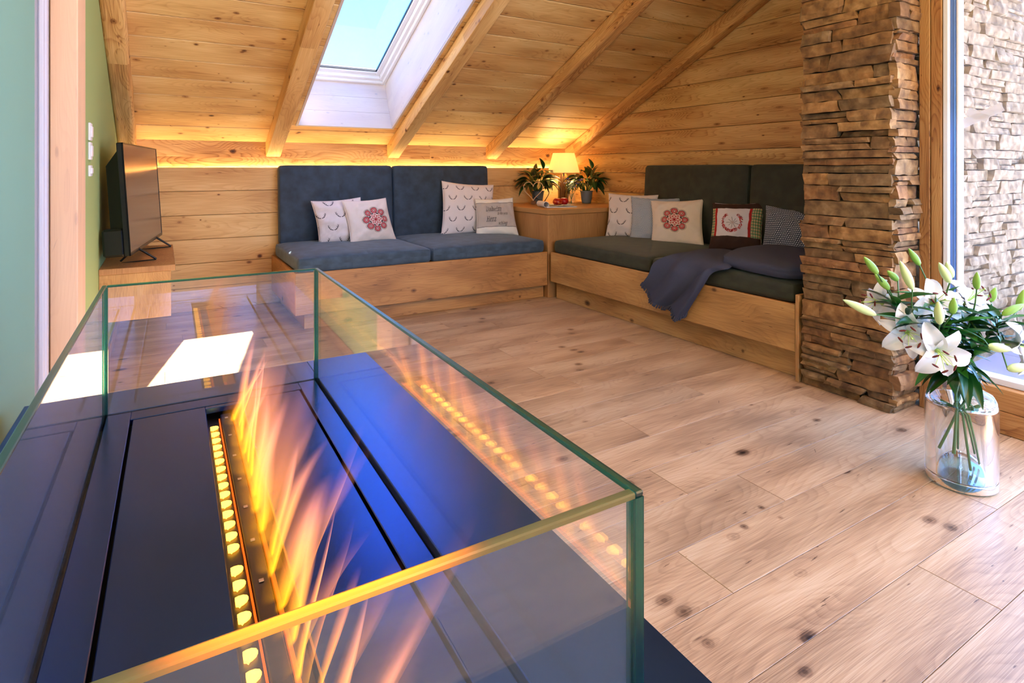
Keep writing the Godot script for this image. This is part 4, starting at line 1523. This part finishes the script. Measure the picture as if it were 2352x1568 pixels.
func build_pillows() -> void:
	var A: Material = M.antler_cloth
	pillow("cream pillow with printed antlers, leaning behind the left red mandala pillow", A, [V(1.075, 0.877, -5.11), V(1.494, 0.9, -5.10), V(1.515, 0.522, -4.95), V(1.12, 0.517, -5.0)], 0.065, 11, null, Rect2(0.1, 0.05, 0.7, 0.7))
	pillow("white pillow with a round red mandala at the left of the back bench", M.mandala_cloth, [V(1.309, 0.877, -5.01), V(1.721, 0.889, -5.09), V(1.778, 0.52, -4.97), V(1.348, 0.517, -4.87)], 0.06, 12, M.mandala_cloth, Rect2(-0.04, 0.02, 0.93, 0.93))
	pillow("large cream antler print pillow leaning behind the lettered pillow", A, [V(2.314, 1.034, -5.19), V(2.835, 0.99, -5.10), V(2.78, 0.52, -4.95), V(2.244, 0.517, -5.05)], 0.08, 13, null, Rect2(0, 0, 1, 1))
	var c := [V(2.57, 0.863, -4.99), V(2.925, 0.87, -4.875), V(2.91, 0.52, -4.74), V(2.523, 0.517, -4.87)]
	var t := pillow("small beige pillow lettered Daheim is do wos Herz schlogt", M.letter_cloth, c, 0.05, 14)
	var wr := FastNoiseLite.new()
	wr.seed = 14; wr.frequency = 1.3; wr.fractal_octaves = 3
	for q in [["Daheim", -0.52, 0.36, 0.30, 1], ["is do wos", 0.05, 0.10, 0.17, 0], ["Herz", -0.52, -0.18, 0.30, 1], ["schlogt", 0.06, -0.42, 0.19, 0]]:
		var tm := TextMesh.new()
		var sf := SystemFont.new()
		sf.font_names = PackedStringArray(["Droid Serif"])
		tm.font = sf
		tm.text = q[0]
		tm.font_size = 32
		tm.pixel_size = 0.01
		tm.depth = 0.0
		tm.horizontal_alignment = HORIZONTAL_ALIGNMENT_LEFT
		var arr := tm.get_mesh_arrays()
		var vs: PackedVector3Array = arr[Mesh.ARRAY_VERTEX]
		var ixs = arr[Mesh.ARRAY_INDEX]
		var mb := MB.new()
		var k: float = q[3] / 0.32
		var pts := []
		for p in vs:
			var u: float = q[1] + (p.x + p.y * 0.28) * k * 0.72
			var v: float = q[2] + p.y * k * 1.25
			pts.append(pillow_point(c, u, v, 1.0, 0.05, wr) - t.position)
		var n: Vector3 = ((c[1] - c[0]) as Vector3).cross(c[0] - c[3]).normalized()
		for i in pts.size():
			mb.vert(pts[i] + n * 0.0045, n, Vector2.ZERO)
		if ixs == null or ixs.size() == 0:
			ixs = PackedInt32Array(range(pts.size()))
		for i in range(0, ixs.size() - 2, 3):
			mb.face(ixs[i], ixs[i + 1], ixs[i + 2])
		if pts.size():
			part("lettering", mb, M.letter_ink, t)
	pillow("cream antler print pillow beside the corner cabinet on the right bench", A, [V(3.660, 0.917, -4.315), V(3.860, 0.913, -3.863), V(3.740, 0.517, -3.807), V(3.540, 0.517, -4.217)], 0.06, 15, null, Rect2(0.05, 0.0, 0.75, 0.75))
	pillow("pale blue grey dotted pillow tucked behind the right mandala pillow", M.dot_pale, [V(3.700, 0.894, -4.044), V(3.900, 0.890, -3.646), V(3.780, 0.517, -3.538), V(3.580, 0.517, -3.935)], 0.05, 16)
	pillow("cream pillow with a round red mandala in the middle of the right bench", M.mandala_cloth, [V(3.720, 0.868, -3.813), V(3.900, 0.894, -3.386), V(3.760, 0.517, -3.255), V(3.580, 0.517, -3.665)], 0.06, 17, M.mandala_cloth)
	pillow("brown pillow with a red wreath on white between tartan bands", M.wreath_cloth, [V(3.800, 0.876, -3.202), V(3.930, 0.895, -2.820), V(3.800, 0.517, -2.752), V(3.660, 0.517, -3.122)], 0.055, 18, M.wreath_cloth)
	pillow("grey pillow with white dots next to the stone pillar", M.dot_dark, [V(3.900, 0.878, -2.787), V(3.950, 0.867, -2.441), V(3.840, 0.517, -2.386), V(3.780, 0.517, -2.745)], 0.06, 19)

func cat(P: Array, t: float) -> Vector3:
	var n := P.size() - 1
	var x := clampf(t, 0, 1) * n
	var i := mini(int(x), n - 1)
	var f := x - i
	return (P[i] as Vector3).cubic_interpolate(P[i + 1], P[maxi(i - 1, 0)], P[mini(i + 2, n)], f)

func sheet(guides: Array, nu: int, nv: int, thick: float, us: float, vs: float) -> Array:
	var G := []
	for j in nv + 1:
		var row := []
		for i in nu + 1:
			var cols := []
			for g in guides: cols.append(cat(g, float(j) / nv))
			row.append(cat(cols, float(i) / nu))
		G.append(row)
	var mb := MB.new()
	var H := []
	for j in nv + 1:
		var row := []
		for i in nu + 1:
			var du: Vector3 = G[j][mini(i + 1, nu)] - G[j][maxi(i - 1, 0)]
			var dv: Vector3 = G[mini(j + 1, nv)][i] - G[maxi(j - 1, 0)][i]
			var n := du.cross(dv).normalized()
			row.append(G[j][i] + n * thick)
		H.append(row)
	mb.grid(G, true, us, vs)
	mb.grid(H, false, us, vs)
	for e in [0, nv]:
		for i in nu: mb.quad(G[e][i], G[e][i + 1], H[e][i + 1], H[e][i], G[e][i] - G[nv / 2][i])
	for e in [0, nu]:
		for j in nv: mb.quad(G[j][e], G[j + 1][e], H[j + 1][e], H[j][e], G[j][e] - G[j][nu / 2])
	return [mb, G]

func build_throw() -> void:
	rng.seed = 111
	var t := thing("throw_blanket", "blue grey wool throw with a fringe hanging over the right bench", "blanket")
	var fall := [[V(3.263, 0.560, -2.934), V(3.021, 0.558, -2.901), V(2.93, 0.502, -2.972), V(2.905, 0.413, -3.003), V(2.90, 0.347, -3.057)],
		[V(3.349, 0.565, -2.949), V(3.057, 0.56, -2.840), V(2.95, 0.499, -2.837), V(2.932, 0.378, -2.920), V(2.932, 0.283, -3.026)],
		[V(3.450, 0.565, -2.934), V(3.092, 0.575, -2.780), V(2.925, 0.510, -2.751), V(2.885, 0.370, -2.805), V(2.875, 0.237, -2.928)],
		[V(3.520, 0.565, -2.892), V(3.047, 0.568, -2.621), V(2.945, 0.479, -2.645), V(2.920, 0.366, -2.708), V(2.925, 0.213, -2.866)],
		[V(3.534, 0.565, -2.838), V(3.0, 0.556, -2.52), V(2.944, 0.454, -2.610), V(2.932, 0.328, -2.696), V(2.930, 0.225, -2.819)],
		[V(3.503, 0.565, -2.768), V(3.025, 0.568, -2.429), V(2.92, 0.518, -2.517), V(2.885, 0.375, -2.583), V(2.88, 0.174, -2.725)],
		[V(3.485, 0.560, -2.735), V(2.999, 0.552, -2.381), V(2.945, 0.503, -2.479), V(2.929, 0.415, -2.537), V(2.929, 0.208, -2.677)]]
	var q := sheet(fall, 48, 30, 0.006, 3.0, 4.0)
	part("hanging_end", q[0], M.wool, t)
	var fold := [[V(3.25, 0.545, -2.62), V(3.42, 0.55, -2.70), V(3.66, 0.55, -2.70), V(3.80, 0.55, -2.60), V(3.80, 0.55, -2.20)],
		[V(3.14, 0.590, -2.54), V(3.370, 0.605, -2.622), V(3.60, 0.61, -2.62), V(3.76, 0.61, -2.55), V(3.70, 0.61, -2.15)],
		[V(3.04, 0.598, -2.475), V(3.15, 0.612, -2.40), V(3.30, 0.615, -2.354), V(3.45, 0.615, -2.281), V(3.42, 0.612, -2.02)],
		[V(3.02, 0.590, -2.453), V(3.02, 0.598, -2.30), V(3.02, 0.60, -2.18), V(3.03, 0.60, -2.05), V(3.10, 0.60, -1.96)],
		[V(3.015, 0.560, -2.452), V(2.995, 0.568, -2.285), V(2.985, 0.572, -2.16), V(2.985, 0.57, -2.03), V(3.05, 0.57, -1.945)],
		[V(3.05, 0.545, -2.455), V(3.01, 0.542, -2.29), V(3.0, 0.540, -2.17), V(3.005, 0.538, -2.04), V(3.08, 0.54, -1.95)]]
	var q2 := sheet(fold, 30, 24, 0.006, 3.0, 3.5)
	part("folded_end", q2[0], M.wool, t)
	var under := [[V(3.40, 0.546, -2.62), V(3.4, 0.546, -2.0)], [V(3.30, 0.57, -2.6), V(3.30, 0.575, -2.0)], [V(3.12, 0.565, -2.44), V(3.14, 0.565, -1.98)], [V(3.08, 0.545, -2.43), V(3.10, 0.545, -1.98)]]
	part("inner_fold", sheet(under, 12, 8, 0.006, 5.0, 5.0)[0], M.wool, t)
	# fringe
	var hem: Array = (q[1] as Array)[30]
	var prev: Array = (q[1] as Array)[28]
	for k in 33:
		var f := k / 32.0 * 48.0
		var i := mini(int(f), 47)
		var p: Vector3 = (hem[i] as Vector3).lerp(hem[i + 1], f - i)
		var d: Vector3 = (p - (prev[i] as Vector3).lerp(prev[i + 1], f - i)).normalized()
		d = (d + V(-0.1, -0.5, rng.randf_range(-0.35, 0.35))).normalized()
		var mb := MB.new()
		var L := rng.randf_range(0.022, 0.034)
		mb.tube([p - d * 0.006, p + d * L * 0.4, p + d * L * 0.8, p + d * L], [0.0055, 0.0065, 0.007, 0.003], 7)
		part("tassel", mb, M.wool, t)

# ------------------------------------------------------------------ fire table
func build_fireplace() -> void:
	rng.seed = 121
	var t := thing("fire_table", "black steel fire table with a long burner slot in its top", "fire table")
	t.rotation.y = -deg_to_rad(0.76)
	var y := 0.65
	var bx := func(nm: String, x0: float, x1: float, z0: float, z1: float, y0: float, y1: float, m: Material, bev := 0.0012) -> void:
		var mb := MB.new()
		mb.cbox(V((x0 + x1) / 2, (y0 + y1) / 2, (z0 + z1) / 2), V(x1 - x0, y1 - y0, z1 - z0), bev)
		part(nm, mb, m, t)
	var X0 := -0.272; var X1 := 0.455; var Z0 := -1.58; var Z1 := -0.14
	var g0 := -0.121; var g1 := 0.2955; var h0 := -1.4375; var h1 := -0.3275     # glass channel
	var i0 := -0.072; var i1 := 0.25; var k0 := -1.387; var k1 := -0.376      # inner plate
	var s0 := 0.058; var s1 := 0.128; var t0 := -1.372; var t1 := -0.391      # burner slot
	var th := 0.012
	var gw := 0.0025
	var gc := 0.0048
	bx.call("body", X0 + 0.02, X1 - 0.02, Z0 + 0.02, Z1 - 0.02, 0.0, 0.598, M.black_steel)
	bx.call("tray_bed", X0 + 0.002, X1 - 0.002, Z0 + 0.002, Z1 - 0.002, 0.6, 0.618, M.groove_black)
	# outer frame: four plates
	bx.call("rim_plate", X0, g0 - gc, Z0, Z1, 0.6, y, M.plate_sky_sheen)
	bx.call("rim_plate", g1 + gc, X1, Z0, Z1, 0.6, y, M.plate_sky_sheen)
	bx.call("rim_plate", g0 - gc, g1 + gc, Z0, h0 - gc, 0.6, y, M.plate_sky_sheen)
	bx.call("rim_plate", g0 - gc, g1 + gc, h1 + gc, Z1, 0.6, y, M.plate_sky_sheen)
	# inner frame
	bx.call("frame_plate", g0 + gc, i0 - gw, h0 + gc, h1 - gc, y - th, y, M.plate_sky_sheen)
	bx.call("frame_plate", i1 + gw, g1 - gc, h0 + gc, h1 - gc, y - th, y, M.plate_sky_sheen)
	bx.call("frame_plate", i0 - gw, i1 + gw, h0 + gc, k0 - gw, y - th, y, M.plate_sky_sheen)
	bx.call("frame_plate", i0 - gw, i1 + gw, k1 + gw, h1 - gc, y - th, y, M.plate_sky_sheen)
	# cover plates either side of the slot
	bx.call("cover_plate", i0 + gw, s0, k0 + gw, k1 - gw, y - th, y, M.plate_sky_sheen)
	bx.call("cover_plate", s1, i1 - gw, k0 + gw, k1 - gw, y - th, y, M.plate_sky_sheen)
	bx.call("cover_plate", s0, s1, k0 + gw, t0, y - th, y, M.plate_sky_sheen)
	bx.call("cover_plate", s0, s1, t1, k1 - gw, y - th, y, M.plate_sky_sheen)
	# burner in the slot
	bx.call("burner_tray", s0 + 0.001, s1 - 0.001, t0 + 0.001, t1 - 0.001, 0.6185, 0.627, M.black_steel)
	bx.call("burner_rail", s0 + 0.027, s0 + 0.047, t0 + 0.008, t1 - 0.008, 0.6275, 0.636, M.black_steel)
	bx.call("glow_line", s0 + 0.0235, s0 + 0.0255, t0 + 0.02, t1 - 0.02, 0.6275, 0.632, M.ember_glow, 0.0)
	bx.call("glow_line", s0 + 0.0495, s0 + 0.054, t0 + 0.015, t1 - 0.015, 0.6275, 0.634, M.ember_glow, 0.0)
	for k in 11:
		bx.call("screw", s0 + 0.034, s0 + 0.04, t0 + 0.03 + k * 0.092, t0 + 0.036 + k * 0.092, 0.6361, 0.6375, M.screw, 0.0004)
	var zz := -1.312
	for k in 30:
		var mb := MB.new()
		var prof := [V(-0.0075, 0, -0.007), V(-0.003, 0, -0.0085), V(0.003, 0, -0.008), V(0.0075, 0, -0.005), V(0.009, 0, 0.0), V(0.0065, 0, 0.005), V(0.002, 0, 0.0085), V(-0.001, 0, 0.0095), V(-0.003, 0, 0.0125), V(-0.0045, 0, 0.0095), V(-0.0075, 0, 0.008)]
		var ctr := V(s0 + 0.013, 0.6285, zz)
		for i in prof.size():
			var a: Vector3 = ctr + prof[i] * 0.88; var b: Vector3 = ctr + prof[(i + 1) % prof.size()] * 0.88
			mb.tri(ctr + V(0, 0.0045, 0), a + V(0, 0.003, 0), b + V(0, 0.003, 0), V(0, 1, 0))
			mb.quad(a + V(0, 0.003, 0), b + V(0, 0.003, 0), b, a, (prof[i] as Vector3))
		part("light_opening", mb, M.opening_glow, t)
		zz += 0.0305
		if k == 14: zz += 0.021
	# the glass screen stands in the channel
	var g := thing("glass_screen", "frameless clear glass screen with green edges standing on the fire table", "glass screen")
	g.rotation.y = t.rotation.y
	var gx0 := -0.125; var gx1 := 0.30; var gz0 := -1.442; var gz1 := -0.323; var yt := 0.9135; var yb := 0.632
	var w := 0.008
	for q in [["x", gx0 + w / 2], ["x", gx1 - w / 2], ["z", gz0 + w / 2], ["z", gz1 - w / 2]]:
		var mb := MB.new()
		var ed := MB.new()
		var yc := (yt - 0.0045 + yb) / 2; var hh := yt - 0.0045 - yb
		if q[0] == "x":
			mb.cbox(V(q[1], yc, (gz0 + gz1) / 2), V(0.003, hh, gz1 - gz0 - 0.004), 0.0)
			ed.cbox(V(q[1], yt - 0.002, (gz0 + gz1) / 2), V(w, 0.004, gz1 - gz0), 0.001)
			ed.cbox(V(q[1], yc, gz1 - 0.001), V(w, hh, 0.002), 0.0)
			ed.cbox(V(q[1], yc, gz0 + 0.001), V(w, hh, 0.002), 0.0)
		else:
			mb.cbox(V((gx0 + gx1) / 2, yc, q[1]), V(gx1 - gx0 - 2 * w - 0.005, hh, 0.003), 0.0)
			if q[1] < -1.0:
				ed.cbox(V((gx0 + gx1) / 2, yt - 0.002, q[1]), V(gx1 - gx0 - 2 * w - 0.001, 0.004, w), 0.001)
			ed.cbox(V(gx0 + w + 0.0013, yc, q[1]), V(0.0016, hh, w), 0.0)
			ed.cbox(V(gx1 - w - 0.0013, yc, q[1]), V(0.0016, hh, w), 0.0)
		var pn := part("glass_pane", mb, M.pane, g)
		part("polished_edge", ed, M.glass_edge, pn)
		if q[0] == "z" and q[1] > -1.0:   # ground upper arris: frosted, so it scatters the added spot from below
			var fe := MB.new()
			var xa := gx0 + w + 0.0005; var xb := gx1 - w - 0.0005
			var pr := [[-w / 2, -0.004], [-w / 2, -0.001], [-w / 2 + 0.001, 0.0], [w / 2 - 0.001, 0.0], [w / 2, -0.001], [w / 2, -0.004]]
			for i in 5:
				var a: Array = pr[i]; var b: Array = pr[i + 1]
				fe.quad(V(xa, yt + a[1], q[1] + a[0]), V(xb, yt + a[1], q[1] + a[0]), V(xb, yt + b[1], q[1] + b[0]), V(xa, yt + b[1], q[1] + b[0]), V(0, 1, (a[0] + b[0]) * 200))
			part("ground_edge", fe, M.frosted_edge, pn)
	# flames
	var f := thing("flames", "row of orange flames rising from the burner slot behind glass", "fire")
	f.rotation.y = t.rotation.y
	var r := RandomNumberGenerator.new()
	r.seed = 9
	for k in 34:
		var u := (k + 0.5) / 34.0
		var z0 := -1.34 + u * 0.93 + r.randf_range(-0.012, 0.012)
		var H := r.randf_range(0.12, 0.24)
		var dx := r.randf_range(0.015, 0.08) if k % 2 == 0 else r.randf_range(0.04, 0.13)
		var dz := r.randf_range(-0.03, 0.02)
		var W := r.randf_range(0.016, 0.03) if k % 2 == 0 else r.randf_range(0.045, 0.08)
		var x0 := s0 + 0.05 + r.randf_range(-0.002, 0.004)
		var yaw := r.randf_range(-0.9, 0.5) - 0.3
		var ph := r.randf() * TAU
		var G := []; var UV := []
		for j in 15:
			var s := j / 14.0
			var c := V(x0 + dx * pow(s, 1.4) + 0.006 * sin(ph + s * 5) * s, 0.634 + H * s, z0 + dz * s + 0.008 * sin(ph * 1.7 + s * 4) * s)
			var wd := W * (0.35 + 0.9 * sin(PI * minf(s * 0.8 + 0.12, 1.0))) * 0.5
			var yw := yaw + 0.8 * s * sin(ph)
			var d := V(cos(yw), 0, sin(yw))
			var row := []; var ur := []
			for i in 5:
				var q := i / 2.0 - 1
				row.append(c + d * (q * wd) + V(-sin(yw), 0, cos(yw)) * (0.25 * wd * (1 - q * q)))
				ur.append(Vector2(i / 4.0, s))
			G.append(row); UV.append(ur)
		var mb := MB.new()
		mb.grid(G, false, 1, 1, 0, 0, UV)
		part("flame_tongue", mb, M["flame%d" % (k % 2)], f)
	var l := AreaLight3D.new()
	l.name = "flame_light"
	l.area_size = Vector2(0.08, 0.93)
	l.light_color = Color(1.0, 0.55, 0.2)
	l.light_energy = 0.035
	l.area_range = 6.0; l.area_attenuation = 2.0
	l.shadow_enabled = true
	l.position = V(s0 + 0.052, 0.6345, -0.88)
	l.rotation.x = PI / 2
	f.add_child(l)
	var sp := SpotLight3D.new()  # added spot in the burner, aimed to make the front glass edge glow
	sp.name = "edge_spot"
	sp.light_color = Color(1.0, 0.52, 0.06)
	sp.light_energy = 0.75
	sp.light_size = 0.01
	sp.spot_range = 5.0; sp.spot_attenuation = 2.0
	sp.spot_angle = 18.0; sp.spot_angle_attenuation = 1.0
	sp.shadow_enabled = true
	f.add_child(sp)
	sp.look_at_from_position(V(s0 + 0.03, 0.642, -0.44), V(0.082, 0.915, -0.327), Vector3.RIGHT)

# ------------------------------------------------------------------ vase and lilies
const VASE := Vector3(2.522, 0.0, -0.995)

func build_vase() -> void:
	var t := thing("glass_vase", "large clear bottle-shaped glass vase standing on the oak floor", "vase", VASE)
	var mb := MB.new()
	mb.lathe([Vector2(0.111, 0.03), Vector2(0.111, 0.285), Vector2(0.107, 0.31), Vector2(0.095, 0.33), Vector2(0.07, 0.343), Vector2(0.058, 0.352), Vector2(0.056, 0.372), Vector2(0.06, 0.382), Vector2(0.0565, 0.3825), Vector2(0.053, 0.372)], 48)
	part("body", mb, M.pane, t)
	var fo := MB.new()
	fo.lathe([Vector2(0.0005, 0.001), Vector2(0.1, 0.001), Vector2(0.109, 0.007), Vector2(0.1105, 0.03), Vector2(0.109, 0.034), Vector2(0.0005, 0.031)], 48)
	part("thick_base", fo, M.vase_glass, t)
	var w := MB.new()
	w.lathe([Vector2(0.0005, 0.0325), Vector2(0.1, 0.0345), Vector2(0.1085, 0.038), Vector2(0.1085, 0.285), Vector2(0.1055, 0.3), Vector2(0.0005, 0.3)], 48)
	solo("water", w, M.water, "clear water filling the glass vase to its shoulder", "water", Transform3D(Basis.IDENTITY, VASE))

func petal(parent: Node3D, o: Vector3, n: Vector3, radial: Vector3, L: float, W: float, curl: float, sd: int) -> void:
	var side := n.cross(radial).normalized()
	var G := []
	var f := FastNoiseLite.new()
	f.seed = sd; f.frequency = 2.0
	for j in 11:
		var t := j / 10.0
		var ang := lerpf(0.55, -curl, t * t)    # rises along n then bends outwards and back
		var row := []
		var c := o
		var st := 10
		# integrate the midrib
		for s in int(t * st):
			var tt := (s + 0.5) / st
			var a := lerpf(1.15, -curl, pow(tt, 0.8))
			c += (radial * cos(a) + n * sin(a)) * (L / st)
		var wd := W * 0.5 * pow(sin(PI * clampf(0.08 + 0.9 * pow(t, 0.85), 0, 1)), 0.8)
		if j == 10: wd = 0.0015
		var a2 := lerpf(1.15, -curl, pow(t, 0.8))
		var nn := (n * cos(a2) - radial * sin(a2)).normalized()
		for i in 7:
			var s := i / 3.0 - 1
			row.append(c + side * (s * wd) + nn * (wd * (0.35 * s * s - 0.12 * exp(-s * s * 30)) + 0.004 * sin(t * 9 + s * 3 + sd) * absf(s)))
		G.append(row)
	var mb := MB.new()
	var flip := true
	mb.grid(G, flip, 1, 1)
	var H := []
	for r in G:
		var rr := []
		for p in r: rr.append(p - n * 0.0007)
		H.append(rr)
	mb.grid(H, not flip)
	part("petal", mb, M.petal, parent)

func flower(stem: Node3D, c: Vector3, n: Vector3, R: float, sd: int, roll: float, curl := 0.75) -> void:
	n = n.normalized()
	var fl := MB.new()
	var base := c - n * 0.035
	fl.tube([base - n * 0.012, base, base + n * 0.012], [0.004, 0.006, 0.008], 8)
	var f := part("flower", fl, M.throat, stem)
	var x := n.cross(Vector3.UP).normalized()
	var y := x.cross(n).normalized()
	for k in 6:
		var a := roll + TAU * k / 6
		petal(f, base, n, (x * cos(a) + y * sin(a)), R * (1.28 if k % 2 else 1.2), R * (0.72 if k % 2 else 0.5), curl + 0.12 * sin(sd * 3.1 + k * 2.3), sd * 7 + k)
	for k in 6:
		var a := roll + 0.4 + TAU * k / 6
		var d := x * cos(a) + y * sin(a)
		var tip := base + n * 0.085 + d * 0.032 + V(0, -0.012, 0)
		var st := MB.new()
		st.tube([base, base + n * 0.05 + d * 0.008, tip], [0.0014, 0.0012, 0.001], 5)
		var s := part("stamen", st, M.throat, f)
		var an := MB.new()
		var ax := (d.cross(n) + V(0, -0.6, 0)).normalized()
		an.tube([tip - ax * 0.011, tip - ax * 0.005, tip + ax * 0.005, tip + ax * 0.011], [0.0015, 0.0034, 0.0034, 0.0015], 6)
		part("anther", an, M.anther, f)
	var pi := MB.new()
	pi.tube([base, base + n * 0.05 + V(0, -0.004, 0), base + n * 0.1 + V(0, -0.012, 0), base + n * 0.104 + V(0, -0.012, 0)], [0.0022, 0.0018, 0.0018, 0.0042], 6)
	part("pistil", pi, M.throat, f)

func bud(stem: Node3D, tip: Vector3, base: Vector3, m: Material, fat: float) -> void:
	var d := tip - base
	var L := d.length()
	var mb := MB.new()
	var G := []
	var bs := aim(d)
	for j in 13:
		var t := j / 12.0
		var r := fat * pow(sin(PI * clampf(0.06 + 0.92 * t, 0, 1)), 0.7) * (1.1 - 0.35 * t)
		if j == 0 or j == 12: r *= 0.4
		var row := []
		for i in 19:
			var th := TAU * (i % 18) / 18
			var rr := r * (1 - 0.10 * pow(absf(cos(th * 1.5)), 6.0))
			row.append(base + bs * V(cos(th) * rr, sin(th) * rr, t * L))
		G.append(row)
	mb.grid(G)
	part("bud", mb, m, stem)

func build_lilies() -> void:
	var r := RandomNumberGenerator.new()
	r.seed = 31
	var vx := VASE
	# each stem: foot in the vase, neck, crown; then its flowers [centre, facing, size, roll] and buds [tip, base, white]
	var toC := V(-0.87, 0.25, 0.43)   # towards the viewer, roughly
	var S := [
		{"foot": V(-0.08, 0.12, -0.05), "crown": V(2.27, 0.63, -1.06), "label": "lily stem bearing the open white flower nearest the stone pillar and two upright buds",
			"fl": [[V(2.258, 0.572, -1.049), V(-0.75, 0.12, 0.5), 0.083, 0.35, 0.7]], "bd": [[V(2.222, 0.828, -1.059), V(2.261, 0.726, -1.036), 1], [V(2.050, 0.691, -1.162), V(2.150, 0.637, -1.102), 1]]},
		{"foot": V(-0.01, 0.045, 0.045), "crown": V(2.33, 0.60, -0.99), "label": "lily stem bearing the lowest open white flower above the vase mouth",
			"fl": [[V(2.263, 0.525, -0.953), V(-0.72, -0.05, 0.6), 0.085, 0.15, 0.8]], "bd": [[V(2.246, 0.705, -0.951), V(2.251, 0.625, -0.949), 1], [V(2.328, 0.710, -0.938), V(2.323, 0.653, -0.940), 0]]},
		{"foot": V(-0.095, 0.13, 0.015), "crown": V(2.30, 0.66, -1.12), "label": "lily stem of slim green buds fanning out against the stone pillar",
			"fl": [[V(2.33, 0.645, -1.19), V(-0.8, 0.2, -0.2), 0.075, 0.5, 0.9]], "bd": [[V(2.113, 0.842, -1.124), V(2.156, 0.781, -1.099), 0], [V(2.178, 0.776, -1.121), V(2.222, 0.720, -1.094), 0], [V(2.343, 0.767, -1.161), V(2.379, 0.729, -1.140), 0]]},
		{"foot": V(0.06, 0.045, 0.07), "crown": V(2.42, 0.66, -1.03), "label": "tallest lily stem with an open flower and plump buds before the window post",
			"fl": [[V(2.388, 0.672, -1.018), V(-0.5, 0.45, 0.6), 0.08, 0.6, 0.6]], "bd": [[V(2.413, 0.851, -1.120), V(2.449, 0.786, -1.098), 0], [V(2.396, 0.814, -1.013), V(2.432, 0.740, -0.992), 1], [V(2.536, 0.800, -1.046), V(2.552, 0.737, -1.037), 1]]},
		{"foot": V(0.09, 0.06, 0.04), "crown": V(2.53, 0.62, -0.96), "label": "lily stem rising at the middle right with an upright striped green bud",
			"fl": [[V(2.60, 0.67, -0.99), V(-0.1, 0.6, 0.5), 0.08, 0.2, 0.6]], "bd": [[V(2.515, 0.780, -0.942), V(2.514, 0.716, -0.943), 0], [V(2.473, 0.537, -0.827), V(2.403, 0.549, -0.869), 1], [V(2.656, 0.649, -0.974), V(2.660, 0.582, -0.972), 1]]},
		{"foot": V(0.085, 0.05, -0.05), "crown": V(2.60, 0.60, -0.90), "label": "lily stem leaning out at the right with green buds and a half seen flower",
			"fl": [[V(2.592, 0.530, -0.838), V(0.2, 0.1, 0.9), 0.085, 0.0, 0.7]], "bd": [[V(2.596, 0.676, -0.836), V(2.530, 0.637, -0.875), 0], [V(2.722, 0.706, -0.876), V(2.705, 0.628, -0.887), 0], [V(2.696, 0.704, -0.951), V(2.678, 0.649, -0.961), 0], [V(2.530, 0.481, -0.794), V(2.458, 0.471, -0.836), 1]]}]
	for k in S.size():
		var q: Dictionary = S[k]
		var t := thing("lily_stem", q.label, "flower", Vector3.ZERO, "white lilies in the glass vase")
		var foot: Vector3 = vx + q.foot
		var neck: Vector3 = vx + V(q.foot.x * -0.25 + 0.02 * sin(k * 2.1), 0.365, q.foot.z * -0.3 + 0.02 * cos(k * 2.1))
		var crown: Vector3 = q.crown
		var P := []
		var R := []
		for j in 17:
			var s := j / 16.0
			P.append(cat([foot, foot.lerp(neck, 0.6), neck, neck.lerp(crown, 0.55) + V(0, 0.02, 0), crown], s))
			R.append(lerpf(0.0062, 0.0034, s))
		var mb := MB.new()
		mb.tube(P, R, 9)
		part("stem", mb, M.stem_green, t)
		for j in 16:   # stubs of stripped leaves under water
			var s := 0.03 + 0.42 * j / 16.0
			var p := cat(P, s)
			var d := V(cos(j * 2.4), 0.15, sin(j * 2.4))
			var nb := MB.new()
			nb.tube([p + d * 0.004, p + d * 0.009], [0.0012, 0.0006], 4)
			part("leaf_scar", nb, M.stem_green, t)
		for b in q.bd:
			var base: Vector3 = b[1]
			var pd := MB.new()
			var mid: Vector3 = crown.lerp(base, 0.6) - (b[0] - base).normalized() * 0.012
			pd.tube([crown.lerp(neck, 0.1), mid, base + (b[0] - base) * 0.03], [0.003, 0.0026, 0.0026], 6)
			part("pedicel", pd, M.stem_green, t)
			bud(t, b[0], base, M.bud_white if b[2] else M.bud_green, 0.0165 if b[2] else 0.014)
		for fl in q.fl:
			var n: Vector3 = (fl[1] as Vector3).normalized()
			var pd := MB.new()
			pd.tube([crown.lerp(neck, 0.15), crown.lerp(fl[0], 0.5) - n * 0.03, fl[0] - n * 0.045], [0.003, 0.0027, 0.0035], 6)
			part("pedicel", pd, M.stem_green, t)
			flower(t, fl[0], n, fl[2] * 1.08, k + 1, fl[3], fl[4])
		for j in 24:
			var s := 0.56 + 0.44 * j / 23.0
			var p := cat(P, s)
			var a := j * 2.4 + k * 1.3
			var d := V(cos(a), r.randf_range(0.1, 0.7), sin(a))
			if j < 5: d.y = r.randf_range(-0.9, 0.0)
			var lm := leaf_mesh(r.randf_range(0.09, 0.16), r.randf_range(0.026, 0.042), r.randf_range(0.1, 0.4), 0.2)
			part("leaf", lm, M.leaf if j % 3 else M.leaf_bright, t, Transform3D(aim(d, r.randf_range(-0.6, 0.6)), p))
